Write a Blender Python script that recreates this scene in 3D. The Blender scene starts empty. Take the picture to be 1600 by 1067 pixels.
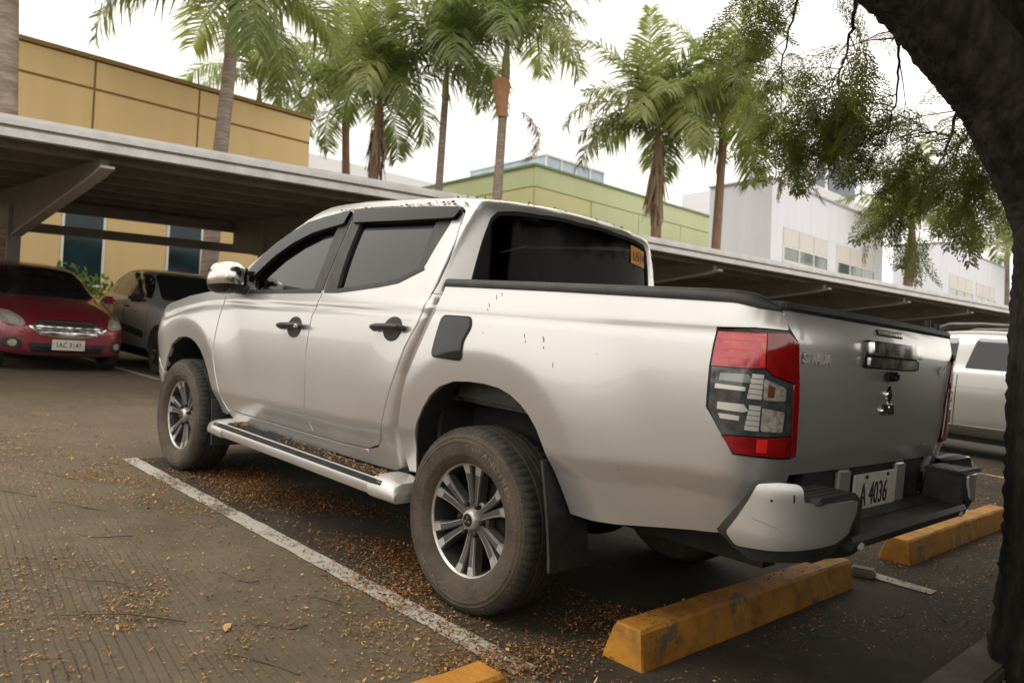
import bpy, bmesh, math, random
import numpy as np
from mathutils import Vector, Matrix
from mathutils.geometry import delaunay_2d_cdt
from mathutils.bvhtree import BVHTree

SC_ = bpy.context.scene
COL = SC_.collection
RNG = np.random.default_rng(7)
random.seed(7)

# ------------------------------------------------------------------ camera
cam_d = bpy.data.cameras.new('camera')
cam = bpy.data.objects.new('camera', cam_d)
COL.objects.link(cam)
Rv = Vector((-0.69459084, -0.7134088, 0.09269008))
Uv = Vector((0.07767285, 0.05372089, 0.99553051))
Fv = Vector((0.71519962, -0.69868587, -0.01809846))
M = Matrix.Identity(4)
for i in range(3):
    M[i][0] = Rv[i]; M[i][1] = Uv[i]; M[i][2] = -Fv[i]
M.translation = Vector((-2.373, 3.014, 1.184))
cam.matrix_world = M
cam_d.sensor_width = 36
cam_d.lens = 1222.83 / 1600 * 36
cam_d.clip_start = 0.05
cam_d.clip_end = 2000
cam_d.dof.use_dof = True
cam_d.dof.focus_distance = 2.95
cam_d.dof.aperture_fstop = 3.8
SC_.camera = cam

# ------------------------------------------------------------------ sky, sun, exposure
w = bpy.data.worlds.new('World')
SC_.world = w
w.use_nodes = True
nt = w.node_tree
bg = nt.nodes['Background']
sky = nt.nodes.new('ShaderNodeTexSky')
sky.sky_type = 'NISHITA'
sky.sun_disc = False
sky.sun_elevation = math.radians(52)
sky.sun_rotation = math.radians(-60)
sky.dust_density = 4
ovc = nt.nodes.new('ShaderNodeMixRGB')      # closed cloud cover over the clear sky
ovc.inputs[0].default_value = 0.9
ovc.inputs[2].default_value = (12.4, 11.65, 10.6, 1)
nt.links.new(sky.outputs[0], ovc.inputs[1])
nt.links.new(ovc.outputs[0], bg.inputs[0])
bg.inputs[1].default_value = 0.11
sun_d = bpy.data.lights.new('sun', 'SUN')
sun_d.energy = 0.9
sun_d.angle = math.radians(25)
sun_d.color = (1, .93, .84)
sun = bpy.data.objects.new('sun', sun_d)
COL.objects.link(sun)
sdir = Vector((math.cos(math.radians(52)) * math.cos(math.radians(60)), math.cos(math.radians(52)) * math.sin(math.radians(60)), math.sin(math.radians(52))))
sun.rotation_euler = sdir.to_track_quat('Z', 'Y').to_euler()
SC_.view_settings.view_transform = 'Standard'
SC_.view_settings.look = 'None'
SC_.view_settings.gamma = 1
SC_.view_settings.exposure = 0.38
SC_.render.engine = 'CYCLES'
SC_.cycles.use_denoising = True
SC_.cycles.max_bounces = 6
SC_.cycles.transparent_max_bounces = 24

# ------------------------------------------------------------------ materials
def mat(name, c, rough=.6, metal=0., c2=None, scale=8., detail=6., bump=0., bscale=40., coat=0., mixlo=.35, mixhi=.65, spec=.5, stretch=None, rough2=None, trans=None):
    m = bpy.data.materials.new(name); m.use_nodes = True
    t = m.node_tree; p = t.nodes['Principled BSDF']
    p.inputs['Roughness'].default_value = rough
    p.inputs['Metallic'].default_value = metal
    p.inputs['Specular IOR Level'].default_value = spec
    p.inputs['Coat Weight'].default_value = coat
    p.inputs['Coat Roughness'].default_value = .05
    c = tuple(c) + (1,)
    p.inputs['Base Color'].default_value = c
    vec = None
    if c2 is not None or bump:
        tc = t.nodes.new('ShaderNodeTexCoord'); vec = tc.outputs['Object']
        if stretch:
            mp = t.nodes.new('ShaderNodeMapping'); mp.inputs['Scale'].default_value = stretch
            t.links.new(vec, mp.inputs[0]); vec = mp.outputs[0]
    if c2 is not None:
        n = t.nodes.new('ShaderNodeTexNoise'); n.inputs['Scale'].default_value = scale; n.inputs['Detail'].default_value = detail; n.inputs['Roughness'].default_value = .65
        t.links.new(vec, n.inputs['Vector'])
        r = t.nodes.new('ShaderNodeMapRange'); r.inputs[1].default_value = mixlo; r.inputs[2].default_value = mixhi
        t.links.new(n.outputs['Fac'], r.inputs[0])
        mx = t.nodes.new('ShaderNodeMixRGB'); mx.inputs[1].default_value = c; mx.inputs[2].default_value = tuple(c2) + (1,)
        t.links.new(r.outputs[0], mx.inputs[0]); t.links.new(mx.outputs[0], p.inputs['Base Color'])
        if rough2 is not None:
            rr = t.nodes.new('ShaderNodeMapRange'); rr.inputs[3].default_value = rough; rr.inputs[4].default_value = rough2
            t.links.new(r.outputs[0], rr.inputs[0]); t.links.new(rr.outputs[0], p.inputs['Roughness'])
    if bump:
        n = t.nodes.new('ShaderNodeTexNoise'); n.inputs['Scale'].default_value = bscale; n.inputs['Detail'].default_value = 5
        t.links.new(vec, n.inputs['Vector'])
        b = t.nodes.new('ShaderNodeBump'); b.inputs['Strength'].default_value = bump; b.inputs['Distance'].default_value = .02
        t.links.new(n.outputs['Fac'], b.inputs['Height']); t.links.new(b.outputs[0], p.inputs['Normal'])
    if trans is not None:
        out = t.nodes['Material Output']
        tr = t.nodes.new('ShaderNodeBsdfTranslucent'); tr.inputs[0].default_value = tuple(trans) + (1,)
        ms = t.nodes.new('ShaderNodeMixShader'); ms.inputs[0].default_value = .4
        t.links.new(p.outputs[0], ms.inputs[1]); t.links.new(tr.outputs[0], ms.inputs[2]); t.links.new(ms.outputs[0], out.inputs[0])
    return m

def glass_mat(name, tint, rough=.02, ior=1.5, gl=(1, 1, 1)):
    m = bpy.data.materials.new(name); m.use_nodes = True
    t = m.node_tree; t.nodes.remove(t.nodes['Principled BSDF']); out = t.nodes['Material Output']
    tr = t.nodes.new('ShaderNodeBsdfTransparent'); tr.inputs[0].default_value = tuple(tint) + (1,)
    g = t.nodes.new('ShaderNodeBsdfGlossy'); g.inputs['Roughness'].default_value = rough; g.inputs[0].default_value = tuple(gl) + (1,)
    f = t.nodes.new('ShaderNodeFresnel'); f.inputs[0].default_value = ior
    ms = t.nodes.new('ShaderNodeMixShader')
    t.links.new(f.outputs[0], ms.inputs[0]); t.links.new(tr.outputs[0], ms.inputs[1]); t.links.new(g.outputs[0], ms.inputs[2]); t.links.new(ms.outputs[0], out.inputs[0])
    return m

def paint_mat(name, c, metal=.6, rough=.34, dust=(.34, .29, .23), dust_amt=.5, coat=1.):
    # metallic paint under clear coat, with a thin uneven film of dust that is thicker low on the body
    m = mat(name, c, rough, metal, coat=coat)
    t = m.node_tree; p = t.nodes['Principled BSDF']
    tc = t.nodes.new('ShaderNodeTexCoord')
    n = t.nodes.new('ShaderNodeTexNoise'); n.inputs['Scale'].default_value = 3.2; n.inputs['Detail'].default_value = 9; n.inputs['Roughness'].default_value = .7
    t.links.new(tc.outputs['Object'], n.inputs['Vector'])
    sx = t.nodes.new('ShaderNodeSeparateXYZ'); t.links.new(tc.outputs['Object'], sx.inputs[0])
    h = t.nodes.new('ShaderNodeMapRange'); h.inputs[1].default_value = .95; h.inputs[2].default_value = .4; h.inputs[3].default_value = .12; h.inputs[4].default_value = .75
    t.links.new(sx.outputs[2], h.inputs[0])
    r = t.nodes.new('ShaderNodeMapRange'); r.inputs[1].default_value = .35; r.inputs[2].default_value = .7; r.inputs[3].default_value = .25; r.inputs[4].default_value = 1
    t.links.new(n.outputs['Fac'], r.inputs[0])
    mu = t.nodes.new('ShaderNodeMath'); mu.operation = 'MULTIPLY'; t.links.new(h.outputs[0], mu.inputs[0]); t.links.new(r.outputs[0], mu.inputs[1])
    m2 = t.nodes.new('ShaderNodeMath'); m2.operation = 'MULTIPLY'; t.links.new(mu.outputs[0], m2.inputs[0]); m2.inputs[1].default_value = dust_amt
    mx = t.nodes.new('ShaderNodeMixRGB'); mx.inputs[1].default_value = tuple(c) + (1,); mx.inputs[2].default_value = tuple(dust) + (1,)
    t.links.new(m2.outputs[0], mx.inputs[0]); t.links.new(mx.outputs[0], p.inputs['Base Color'])
    for sock, a, b in (('Metallic', metal, 0.), ('Roughness', rough, .8), ('Coat Weight', coat, .1), ('Coat Roughness', .04, .3)):
        rr = t.nodes.new('ShaderNodeMapRange'); rr.inputs[3].default_value = a; rr.inputs[4].default_value = b
        t.links.new(m2.outputs[0], rr.inputs[0]); t.links.new(rr.outputs[0], p.inputs[sock])
    return m

MT = {}
MT['paint'] = paint_mat('silver_paint', (.65, .64, .635), .72, .28, dust=(.42, .38, .33), dust_amt=.45)
MT['red_paint'] = paint_mat('maroon_paint', (.26, .012, .038), .35, .3, dust=(.2, .11, .09), dust_amt=.45)
MT['grey_paint'] = paint_mat('grey_paint', (.56, .57, .60), .55, .32, dust_amt=.4)
MT['silver2'] = paint_mat('silver_van_paint', (.40, .39, .375), .7, .28, dust_amt=.4)
MT['black_pl'] = mat('black_plastic', (.018, .018, .019), .48, c2=(.045, .042, .038), scale=14, bump=.12, bscale=350)
MT['black_dull'] = mat('black_rubber_dull', (.012, .012, .012), .8, c2=(.03, .027, .023), scale=9)
MT['gloss_black'] = mat('gloss_black', (.010, .010, .012), .14, coat=.35, spec=.35)
MT['smoke'] = glass_mat('smoked_acrylic', (.035, .035, .04), .06, 1.42)
MT['glass'] = glass_mat('tinted_glass', (.05, .05, .05), .015, 1.66)
MT['rear_glass'] = glass_mat('dark_rear_glass', (.02, .02, .022), .08, 1.16)
MT['car_glass'] = glass_mat('car_glass', (.28, .29, .27), .02)
MT['dark_glass'] = mat('dark_window_glass', (.012, .014, .017), .06, coat=.5)
MT['chrome'] = mat('chrome', (.78, .78, .78), .08, 1., c2=(.6, .58, .55), scale=18, rough2=.25)
MT['tyre'] = mat('tyre_rubber', (.045, .036, .027), .85, c2=(.105, .082, .057), scale=9, bump=.25, bscale=90, mixlo=.3, mixhi=.7)
MT['tread'] = mat('tyre_tread', (.022, .020, .018), .85, c2=(.05, .043, .035), scale=14, bump=.3, bscale=120)
MT['letter'] = mat('tyre_lettering', (.17, .14, .105), .8, c2=(.075, .06, .044), scale=30)
MT['alloy'] = mat('machined_alloy', (.60, .59, .575), .34, .7, c2=(.40, .37, .33), scale=9, rough2=.55)
MT['alloy_dark'] = mat('painted_alloy', (.030, .030, .032), .45, .3, c2=(.055, .048, .04), scale=9, coat=.25)
MT['steel_dark'] = mat('dark_steel', (.016, .015, .014), .65, .2, c2=(.035, .027, .022), scale=12)
MT['red_lens'] = mat('red_lens', (.20, .004, .006), .1, coat=1., c2=(.34, .008, .010), scale=16)
MT['red_bright'] = mat('red_reflector', (.75, .03, .035), .18, coat=1.)
MT['red_pink'] = mat('pinkish_red_lens', (.36, .03, .04), .12, .35, coat=1., c2=(.50, .09, .10), scale=22)  # paler, pinkish red for the side piece of the tail lamp
MT['amber'] = mat('amber_reflector', (.75, .16, .02), .2, coat=1.)
MT['lamp_smoke'] = mat('lamp_clear_dark', (.045, .048, .05), .1, .3, coat=1., c2=(.12, .125, .13), scale=26)
MT['lamp_chrome'] = mat('lamp_reflector', (.80, .78, .74), .2, .45, coat=1.)
MT['lamp_clear'] = mat('lamp_clear_bulb', (.34, .32, .28), .12, .35, coat=1., c2=(.72, .68, .61), scale=60)
MT['plate'] = mat('plate_white', (.62, .60, .54), .45, c2=(.40, .36, .30), scale=20, mixlo=.45, mixhi=.8)
MT['ink'] = mat('plate_ink', (.02, .02, .022), .5)
MT['orange'] = mat('orange_sticker', (1, .42, .03), .5)
MT['seat'] = mat('seat_fabric', (.05, .048, .045), .9)
MT['yellow_wall'] = mat('yellow_wall', (.68, .50, .25), .85, c2=(.635, .465, .228), scale=.7, bump=.05, bscale=60, stretch=(3, 3, .22))
MT['yellow_joint'] = mat('yellow_joint', (.26, .17, .06), .9)
MT['green_wall'] = mat('green_wall', (.56, .60, .36), .85, c2=(.51, .55, .325), scale=.6, stretch=(1, 1, .3))
MT['green_low'] = mat('cream_green_wall', (.62, .60, .32), .85, c2=(.56, .55, .29), scale=.6)
MT['white_wall'] = mat('white_wall', (.76, .78, .86), .8, c2=(.70, .72, .79), scale=.7, stretch=(3, 3, .2))
MT['win_frame'] = mat('window_frame', (.70, .70, .68), .5)
MT['spandrel'] = mat('spandrel_panel', (.66, .64, .60), .6)
MT['win_dark'] = mat('window_pane', (.012, .020, .022), .1, spec=.3, c2=(.02, .045, .06), scale=1.5)
MT['win_mid'] = mat('window_pane_grey', (.16, .19, .20), .06, coat=.5, c2=(.08, .11, .10), scale=1.2)
MT['blue_glass'] = mat('blue_glass', (.22, .33, .42), .08, coat=.5, c2=(.38, .48, .55), scale=.5)
MT['far_white'] = mat('far_white_wall', (.72, .72, .74), .8)
MT['far_grey'] = mat('far_grey_window', (.46, .48, .52), .4)
MT['sign_blue'] = mat('sign_blue_grey', (.14, .16, .21), .5)
MT['sign_white'] = mat('sign_white', (.8, .8, .8), .5)
MT['fascia'] = mat('fascia_metal', (.66, .66, .67), .45, .0, c2=(.52, .51, .50), scale=3, stretch=(.3, 1, 1))
MT['deck'] = mat('roof_deck_underside', (.42, .375, .32), .7, c2=(.33, .29, .245), scale=1.5)
MT['steel'] = mat('carport_steel', (.24, .215, .185), .6, c2=(.17, .155, .13), scale=2)
MT['steel_pale'] = mat('carport_bracket', (.42, .40, .37), .55)
MT['post_black'] = mat('post_sleeve', (.02, .02, .02), .6)
MT['kerb'] = None
MT['palm_trunk'] = mat('palm_trunk', (.34, .28, .235), .9, c2=(.17, .13, .10), scale=2.6, bump=.6, bscale=7, stretch=(1, 1, 6))
MT['palm_trunk_brown'] = mat('palm_trunk_brown', (.26, .17, .11), .95, c2=(.16, .10, .065), scale=5, bump=.6, bscale=14, stretch=(3, 3, .5))
MT['crownshaft'] = mat('palm_crownshaft', (.20, .24, .09), .6, c2=(.28, .25, .11), scale=3, stretch=(3, 3, .5))
MT['sheath'] = mat('dry_palm_sheath', (.46, .25, .13), .8, c2=(.34, .18, .09), scale=4, stretch=(4, 4, .6))
MT['frond'] = mat('palm_frond', (.085, .125, .032), .45, c2=(.17, .20, .07), scale=1.2, trans=(.26, .34, .09))
MT['frond_pale'] = mat('palm_frond_pale', (.16, .20, .06), .45, c2=(.26, .27, .10), scale=1.2, trans=(.38, .46, .13))
MT['dry'] = mat('dry_frond', (.27, .19, .12), .85, c2=(.20, .14, .09), scale=3)
MT['leaf'] = mat('tree_leaflet', (.075, .105, .024), .5, c2=(.14, .16, .04), scale=2.5, trans=(.34, .40, .08))
MT['bark'] = mat('tree_bark', (.012, .010, .008), .95, c2=(.062, .050, .040), scale=14, bump=1., bscale=24, stretch=(1, 1, .28), mixlo=.42, mixhi=.72)
MT['twig'] = mat('twig', (.06, .042, .03), .9)
MT['hedge'] = mat('hedge_leaf', (.10, .20, .025), .5, c2=(.18, .30, .05), scale=4, trans=(.25, .4, .05))
MT['hedge_dark'] = mat('hedge_leaf_dark', (.035, .065, .014), .6, c2=(.06, .09, .02), scale=3, trans=(.05, .08, .01))

# ------------------------------------------------------------------ object helpers
def link(o, parent=None):
    COL.objects.link(o)
    if parent is not None: o.parent = parent
    return o

def mesh_obj(name, verts, faces, m, parent=None, smooth=False, normals=None, loc=None, mats=None, fmat=None):
    me = bpy.data.meshes.new(name)
    me.from_pydata([tuple(map(float, v)) for v in verts], [], [tuple(int(i) for i in f) for f in faces])
    if mats:
        for k in mats: me.materials.append(k)
        if fmat is not None: me.polygons.foreach_set('material_index', fmat)
    else:
        me.materials.append(m)
    if smooth or normals is not None:
        me.polygons.foreach_set('use_smooth', [True] * len(me.polygons))
    if normals is not None:
        me.normals_split_custom_set_from_vertices([tuple(map(float, n)) for n in normals])
    me.update()
    o = bpy.data.objects.new(name, me)
    if loc is not None: o.location = loc
    return link(o, parent)

def empty(name, loc=(0, 0, 0), rz=0., parent=None):
    o = bpy.data.objects.new(name, None)
    o.empty_display_size = .2
    o.location = loc; o.rotation_euler = (0, 0, rz)
    return link(o, parent)

def tag(o, label=None, cat=None, group=None, kind=None):
    if label: o['label'] = label
    if cat: o['category'] = cat
    if group: o['group'] = group
    if kind: o['kind'] = kind
    return o

def copy_tree(o, parent=None):
    c = o.copy(); COL.objects.link(c); c.parent = parent
    for ch in o.children: copy_tree(ch, c)
    return c

class MB:
    def __init__(s): s.v = []; s.f = []; s.m = []; s.cm = 0
    def add(s, vs, fs):
        b = len(s.v); s.v += [tuple(map(float, v)) for v in vs]; s.f += [tuple(b + int(i) for i in f) for f in fs]; s.m += [s.cm] * len(fs); return s
    def box(s, c, d, R=None, bevel=0.):
        x, y, z = d[0] / 2, d[1] / 2, d[2] / 2
        if bevel <= 0:
            vs = [(-x, -y, -z), (x, -y, -z), (x, y, -z), (-x, y, -z), (-x, -y, z), (x, -y, z), (x, y, z), (-x, y, z)]
            fs = [(0, 3, 2, 1), (4, 5, 6, 7), (0, 1, 5, 4), (1, 2, 6, 5), (2, 3, 7, 6), (3, 0, 4, 7)]
        else:
            bm = bmesh.new(); bmesh.ops.create_cube(bm, size=1)
            for v in bm.verts: v.co = Vector((v.co.x * d[0], v.co.y * d[1], v.co.z * d[2]))
            bmesh.ops.bevel(bm, geom=bm.edges[:], offset=bevel, segments=2, affect='EDGES')
            vs = [tuple(v.co) for v in bm.verts]; bm.verts.index_update(); fs = [[v.index for v in f.verts] for f in bm.faces]; bm.free()
        out = []
        for v in vs:
            q = Vector(v)
            if R is not None: q = R @ q
            out.append((q.x + c[0], q.y + c[1], q.z + c[2]))
        return s.add(out, fs)
    def tube(s, path, rad, n=12, cap=True, flat=1.):
        path = [Vector(p) for p in path]
        if not hasattr(rad, '__len__'): rad = [rad] * len(path)
        vs = []; prev = None
        for i, p in enumerate(path):
            t = (path[min(i + 1, len(path) - 1)] - path[max(i - 1, 0)]).normalized()
            if prev is None:
                a = Vector((0, 0, 1)) if abs(t.z) < .9 else Vector((1, 0, 0))
                u = t.cross(a).normalized()
            else:
                u = (prev - t * prev.dot(t)).normalized()
            prev = u; vv = t.cross(u)
            for k in range(n):
                th = 2 * math.pi * k / n
                q = p + (u * math.cos(th) + vv * math.sin(th) * flat) * rad[i]
                vs.append(tuple(q))
        fs = []
        for i in range(len(path) - 1):
            for k in range(n):
                a = i * n + k; b = i * n + (k + 1) % n
                fs.append((a, b, b + n, a + n))
        if cap:
            fs.append(tuple(range(n - 1, -1, -1))); fs.append(tuple(range((len(path) - 1) * n, len(path) * n)))
        return s.add(vs, fs)
    def lathe(s, prof, n=64, axis='Y', closed=False):
        vs = []
        for k in range(n):
            th = 2 * math.pi * k / n
            for (r, a) in prof:
                vs.append((r * math.cos(th), a, r * math.sin(th)) if axis == 'Y' else (r * math.cos(th), r * math.sin(th), a))
        m = len(prof); fs = []
        for k in range(n):
            k2 = (k + 1) % n
            for j in range(m - 1 if not closed else m):
                j2 = (j + 1) % m
                fs.append((k * m + j, k * m + j2, k2 * m + j2, k2 * m + j))
        return s.add(vs, fs)
    def prism(s, outline, y0, y1, axis='Y'):
        # outline in (x,z), extruded along y (or other axis)
        n = len(outline)
        def P(a, b, c): return (a, c, b) if axis == 'Y' else ((c, a, b) if axis == 'X' else (a, b, c))
        vs = [P(a, b, y0) for a, b in outline] + [P(a, b, y1) for a, b in outline]
        fs = [tuple(range(n)), tuple(range(2 * n - 1, n - 1, -1))]
        for i in range(n):
            j = (i + 1) % n; fs.append((i, i + n, j + n, j))
        return s.add(vs, fs)
    def build(s, name, m, parent=None, smooth=False, fixn=True, mats=None, sharp=None):
        o = mesh_obj(name, s.v, s.f, m, parent, False, mats=mats, fmat=s.m if mats else None)
        if fixn:
            bm = bmesh.new(); bm.from_mesh(o.data); bmesh.ops.recalc_face_normals(bm, faces=bm.faces[:]); bm.to_mesh(o.data); bm.free()
        if smooth:
            o.data.polygons.foreach_set('use_smooth', [True] * len(o.data.polygons))
            o.data.set_sharp_from_angle(angle=math.radians(sharp or 38))
        return o

# ------------------------------------------------------------------ panels: outlines filled in a parameter plane and laid on a surface
def densify(poly, step, closed=True):
    out = []; n = len(poly)
    for i in range(n if closed else n - 1):
        a = np.array(poly[i], float); b = np.array(poly[(i + 1) % n], float)
        k = max(1, int(math.ceil(np.linalg.norm(b - a) / step)))
        for j in range(k): out.append(a + (b - a) * j / k)
    if not closed: out.append(np.array(poly[-1], float))
    return np.array(out)

def rounded(poly, r=.02, n=4):
    # round the corners of a closed polygon
    P = [np.array(p, float) for p in poly]; out = []
    for i in range(len(P)):
        a, b, c = P[i - 1], P[i], P[(i + 1) % len(P)]
        d1 = np.linalg.norm(a - b); d2 = np.linalg.norm(c - b)
        rr = min(r, d1 * .45, d2 * .45)
        p1 = b + (a - b) / d1 * rr; p2 = b + (c - b) / d2 * rr
        for k in range(n + 1):
            t = k / n; out.append((1 - t) ** 2 * p1 + 2 * t * (1 - t) * b + t * t * p2)
    return [tuple(p) for p in out]

def area2(p):
    x, y = p[:, 0], p[:, 1]; return .5 * np.sum(x * np.roll(y, -1) - np.roll(x, -1) * y)

def inset(poly, d):
    p = np.array(poly, float)
    if area2(p) < 0: p = p[::-1]
    e = np.roll(p, -1, 0) - p; e /= np.maximum(np.linalg.norm(e, axis=1, keepdims=True), 1e-9)
    nrm = np.stack([-e[:, 1], e[:, 0]], 1)
    m = nrm + np.roll(nrm, 1, 0); l = np.linalg.norm(m, axis=1, keepdims=True); m = m / np.maximum(l, 1e-6)
    c = np.clip(np.sum(m * nrm, 1, keepdims=True), .5, 1)
    return [tuple(q) for q in p + m * d / c]

def inside(pts, poly):
    x, y = pts[:, 0], pts[:, 1]; r = np.zeros(len(pts), bool); n = len(poly)
    for i in range(n):
        x1, y1 = poly[i]; x2, y2 = poly[(i + 1) % n]
        c = ((y1 > y) != (y2 > y))
        if c.any():
            xi = (x2 - x1) * (y - y1) / ((y2 - y1) if y2 != y1 else 1e-12) + x1
            r ^= c & (x < xi)
    return r

def edge_dist(pts, poly):
    d = np.full(len(pts), 9.)
    for i in range(len(poly)):
        a = poly[i]; b = poly[(i + 1) % len(poly)]; ab = b - a
        t = np.clip(((pts - a) @ ab) / max(ab @ ab, 1e-12), 0, 1)
        d = np.minimum(d, np.linalg.norm(pts - (a + t[:, None] * ab), axis=1))
    return d

def panel_arrays(fn, outer, holes=(), step=.03, off=0., depth=.012, gap=0., estep=None):
    if gap: outer = inset(outer, gap); holes = [inset(h, -gap) for h in holes]
    es = estep or step
    O = densify(outer, es)
    if area2(O) < 0: O = O[::-1]
    HS = []
    for h in holes:
        h = densify(h, es)
        HS.append(h[::-1] if area2(h) > 0 else h)
    lo = O.min(0); hi = O.max(0)
    gx, gy = np.meshgrid(np.arange(lo[0] + step / 2, hi[0], step), np.arange(lo[1] + step / 2, hi[1], step))
    G = np.stack([gx.ravel(), gy.ravel()], 1)
    if len(G):
        k = inside(G, O) & (edge_dist(G, O) > step * .4)
        for h in HS: k &= ~inside(G, h) & (edge_dist(G, h) > step * .4)
        G = G[k]
    loops = [O] + HS
    V = np.concatenate(loops + [G]); E = []; b = 0
    for L in loops:
        E += [(b + i, b + (i + 1) % len(L)) for i in range(len(L))]; b += len(L)
    r = delaunay_2d_cdt([Vector((float(a), float(c))) for a, c in V], E, [], 0, 1e-7)
    V2 = np.array([(v[0], v[1]) for v in r[0]]); T = np.array([f for f in r[2] if len(f) == 3])
    cen = V2[T].mean(1); k = inside(cen, O)
    for h in HS: k &= ~inside(cen, h)
    T = T[k]
    def nrm(q):
        e = 1e-3
        du = fn(q[:, 0] + e, q[:, 1]) - fn(q[:, 0] - e, q[:, 1]); dv = fn(q[:, 0], q[:, 1] + e) - fn(q[:, 0], q[:, 1] - e)
        n = np.cross(du, dv); return n / np.maximum(np.linalg.norm(n, axis=1, keepdims=True), 1e-12)
    P0 = fn(V2[:, 0], V2[:, 1]); N = nrm(V2)
    return V2, T, P0, N, loops, nrm

def panel(name, fn, outer, m, parent=None, holes=(), step=.03, off=0., depth=.014, gap=0., outward=None, mirror=False, estep=None, bump_fn=None):
    V2, T, P0, N, loops, nrm = panel_arrays(fn, outer, holes, step, off, depth, gap, estep)
    # which way is out
    ref = np.array(outward, float)
    sg = 1. if np.sum(N @ ref) > 0 else -1.
    N = N * sg
    if sg < 0: T = T[:, ::-1]
    P = P0 + N * off
    vs = [P]; ns = [N]; fs = [tuple(t) for t in T]; base = len(P)
    if depth:
        for L in loops:
            q = fn(L[:, 0], L[:, 1]); n = nrm(L) * sg
            tg = np.roll(L, -1, 0) - np.roll(L, 1, 0); tg /= np.maximum(np.linalg.norm(tg, axis=1, keepdims=True), 1e-9)
            o2 = np.stack([tg[:, 1], -tg[:, 0]], 1)
            oo = fn(L[:, 0] + o2[:, 0] * 2e-3, L[:, 1] + o2[:, 1] * 2e-3) - q
            oo -= n * np.sum(oo * n, 1, keepdims=True); oo /= np.maximum(np.linalg.norm(oo, axis=1, keepdims=True), 1e-9)
            top = q + n * off; bot = q + n * (off - depth)
            k = len(L)
            vs += [top, bot]; n1 = n * .5 + oo; n1 /= np.linalg.norm(n1, axis=1, keepdims=True); ns += [n1, oo]
            for i in range(k):
                j = (i + 1) % k
                f = (base + i, base + k + i, base + k + j, base + j)
                fs.append(f if sg > 0 else f[::-1])
            base += 2 * k
    V = np.concatenate(vs); Nn = np.concatenate(ns)
    obs = [mesh_obj(name, V, fs, m, parent, normals=Nn)]
    if mirror:
        Vm = V * [1, -1, 1]; Nm = Nn * [1, -1, 1]
        obs.append(mesh_obj(name, Vm, [f[::-1] for f in fs], m, mirror if not isinstance(mirror, bool) else parent, normals=Nm))
    return obs

_txt = {}
def text_arrays(txt, size=1., extrude=.0, bold=0.):
    cu = bpy.data.curves.new('lettering', 'FONT'); cu.body = txt; cu.size = size; cu.extrude = extrude; cu.offset = bold; cu.resolution_u = 3
    cu.align_x = 'CENTER'; cu.align_y = 'CENTER'
    o = bpy.data.objects.new('lettering', cu); COL.objects.link(o)
    dg = bpy.context.evaluated_depsgraph_get(); me = bpy.data.meshes.new_from_object(o.evaluated_get(dg))
    v = np.array([tuple(q.co) for q in me.vertices]); f = [tuple(p.vertices) for p in me.polygons]
    bpy.data.objects.remove(o); bpy.data.curves.remove(cu); bpy.data.meshes.remove(me)
    return v, f

# ------------------------------------------------------------------ body surfaces of the pickup
def spl(t,w): # softplus
    return w*np.logaddexp(0,t/w)
def sstep(a,b,t):
    t=np.clip((t-a)/(b-a),0,1); return t*t*(3-2*t)
def zc_(x): return np.interp(x,[-1.3,-1.12,-.58,.62,1.34,2.4,3.9],[.815,.80,.742,.675,.645,.61,.60])
def zs_(x): return np.interp(x,[-1.3,.3,2.3,2.7,3.0,3.3,3.6,3.9],[1.25,1.235,1.19,1.165,1.12,1.06,.98,.93])
def zf_(x): return np.interp(x,[2.3,2.62,3.0,3.35,3.55,3.75,3.9],[1.262,1.244,1.195,1.125,1.065,1.0,.95])
def flare(x,z,xc,a,b,n):
    rho=(np.abs((x-xc)/a)**n+np.abs(np.maximum(z-.378,0)/b)**n)**(1/n)
    return .024*(1-sstep(.90,1.55,rho))*(.35+.65*sstep(.5,.9,z))-.085*spl(np.minimum(.985-rho,.25),.010)*sstep(.4,.7,rho)
def Yb(x,z):
    x=np.asarray(x,float);z=np.asarray(z,float)
    zc=zc_(x);zs=zs_(x);zm=(zc+zs)/2;h=(zs-zc)/2
    y=.868+.012*(1-np.clip((z-zm)/h,-1.3,1.3)**2)-.11*spl(z-zs,.006)-.0042*np.exp(-((z-zs+.022)/.019)**2)-.34*spl(zc-z,.006)
    y=y-.012*sstep(2.2,.6,x)*0
    y=y+flare(x,z,-.03,.61,.705,2.3)+flare(x,z,2.98,.62,.675,2.3)
    return y
def xrear(z):
    return -1.272+1.6*np.maximum(0,z-1.20)**2+.10*np.maximum(0,1.0-z)**1.5*0+.25*spl(.87-z,.012)
def xfront(z):
    return np.interp(z,[.3,.45,.6,.9,1.0,1.1],[3.74,3.84,3.885,3.87,3.80,3.70])
XO,YO,SA=-1.03,.70,.32
XF,YF,SF=3.32,.30,.55
SCc=XO-SA-YO
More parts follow.
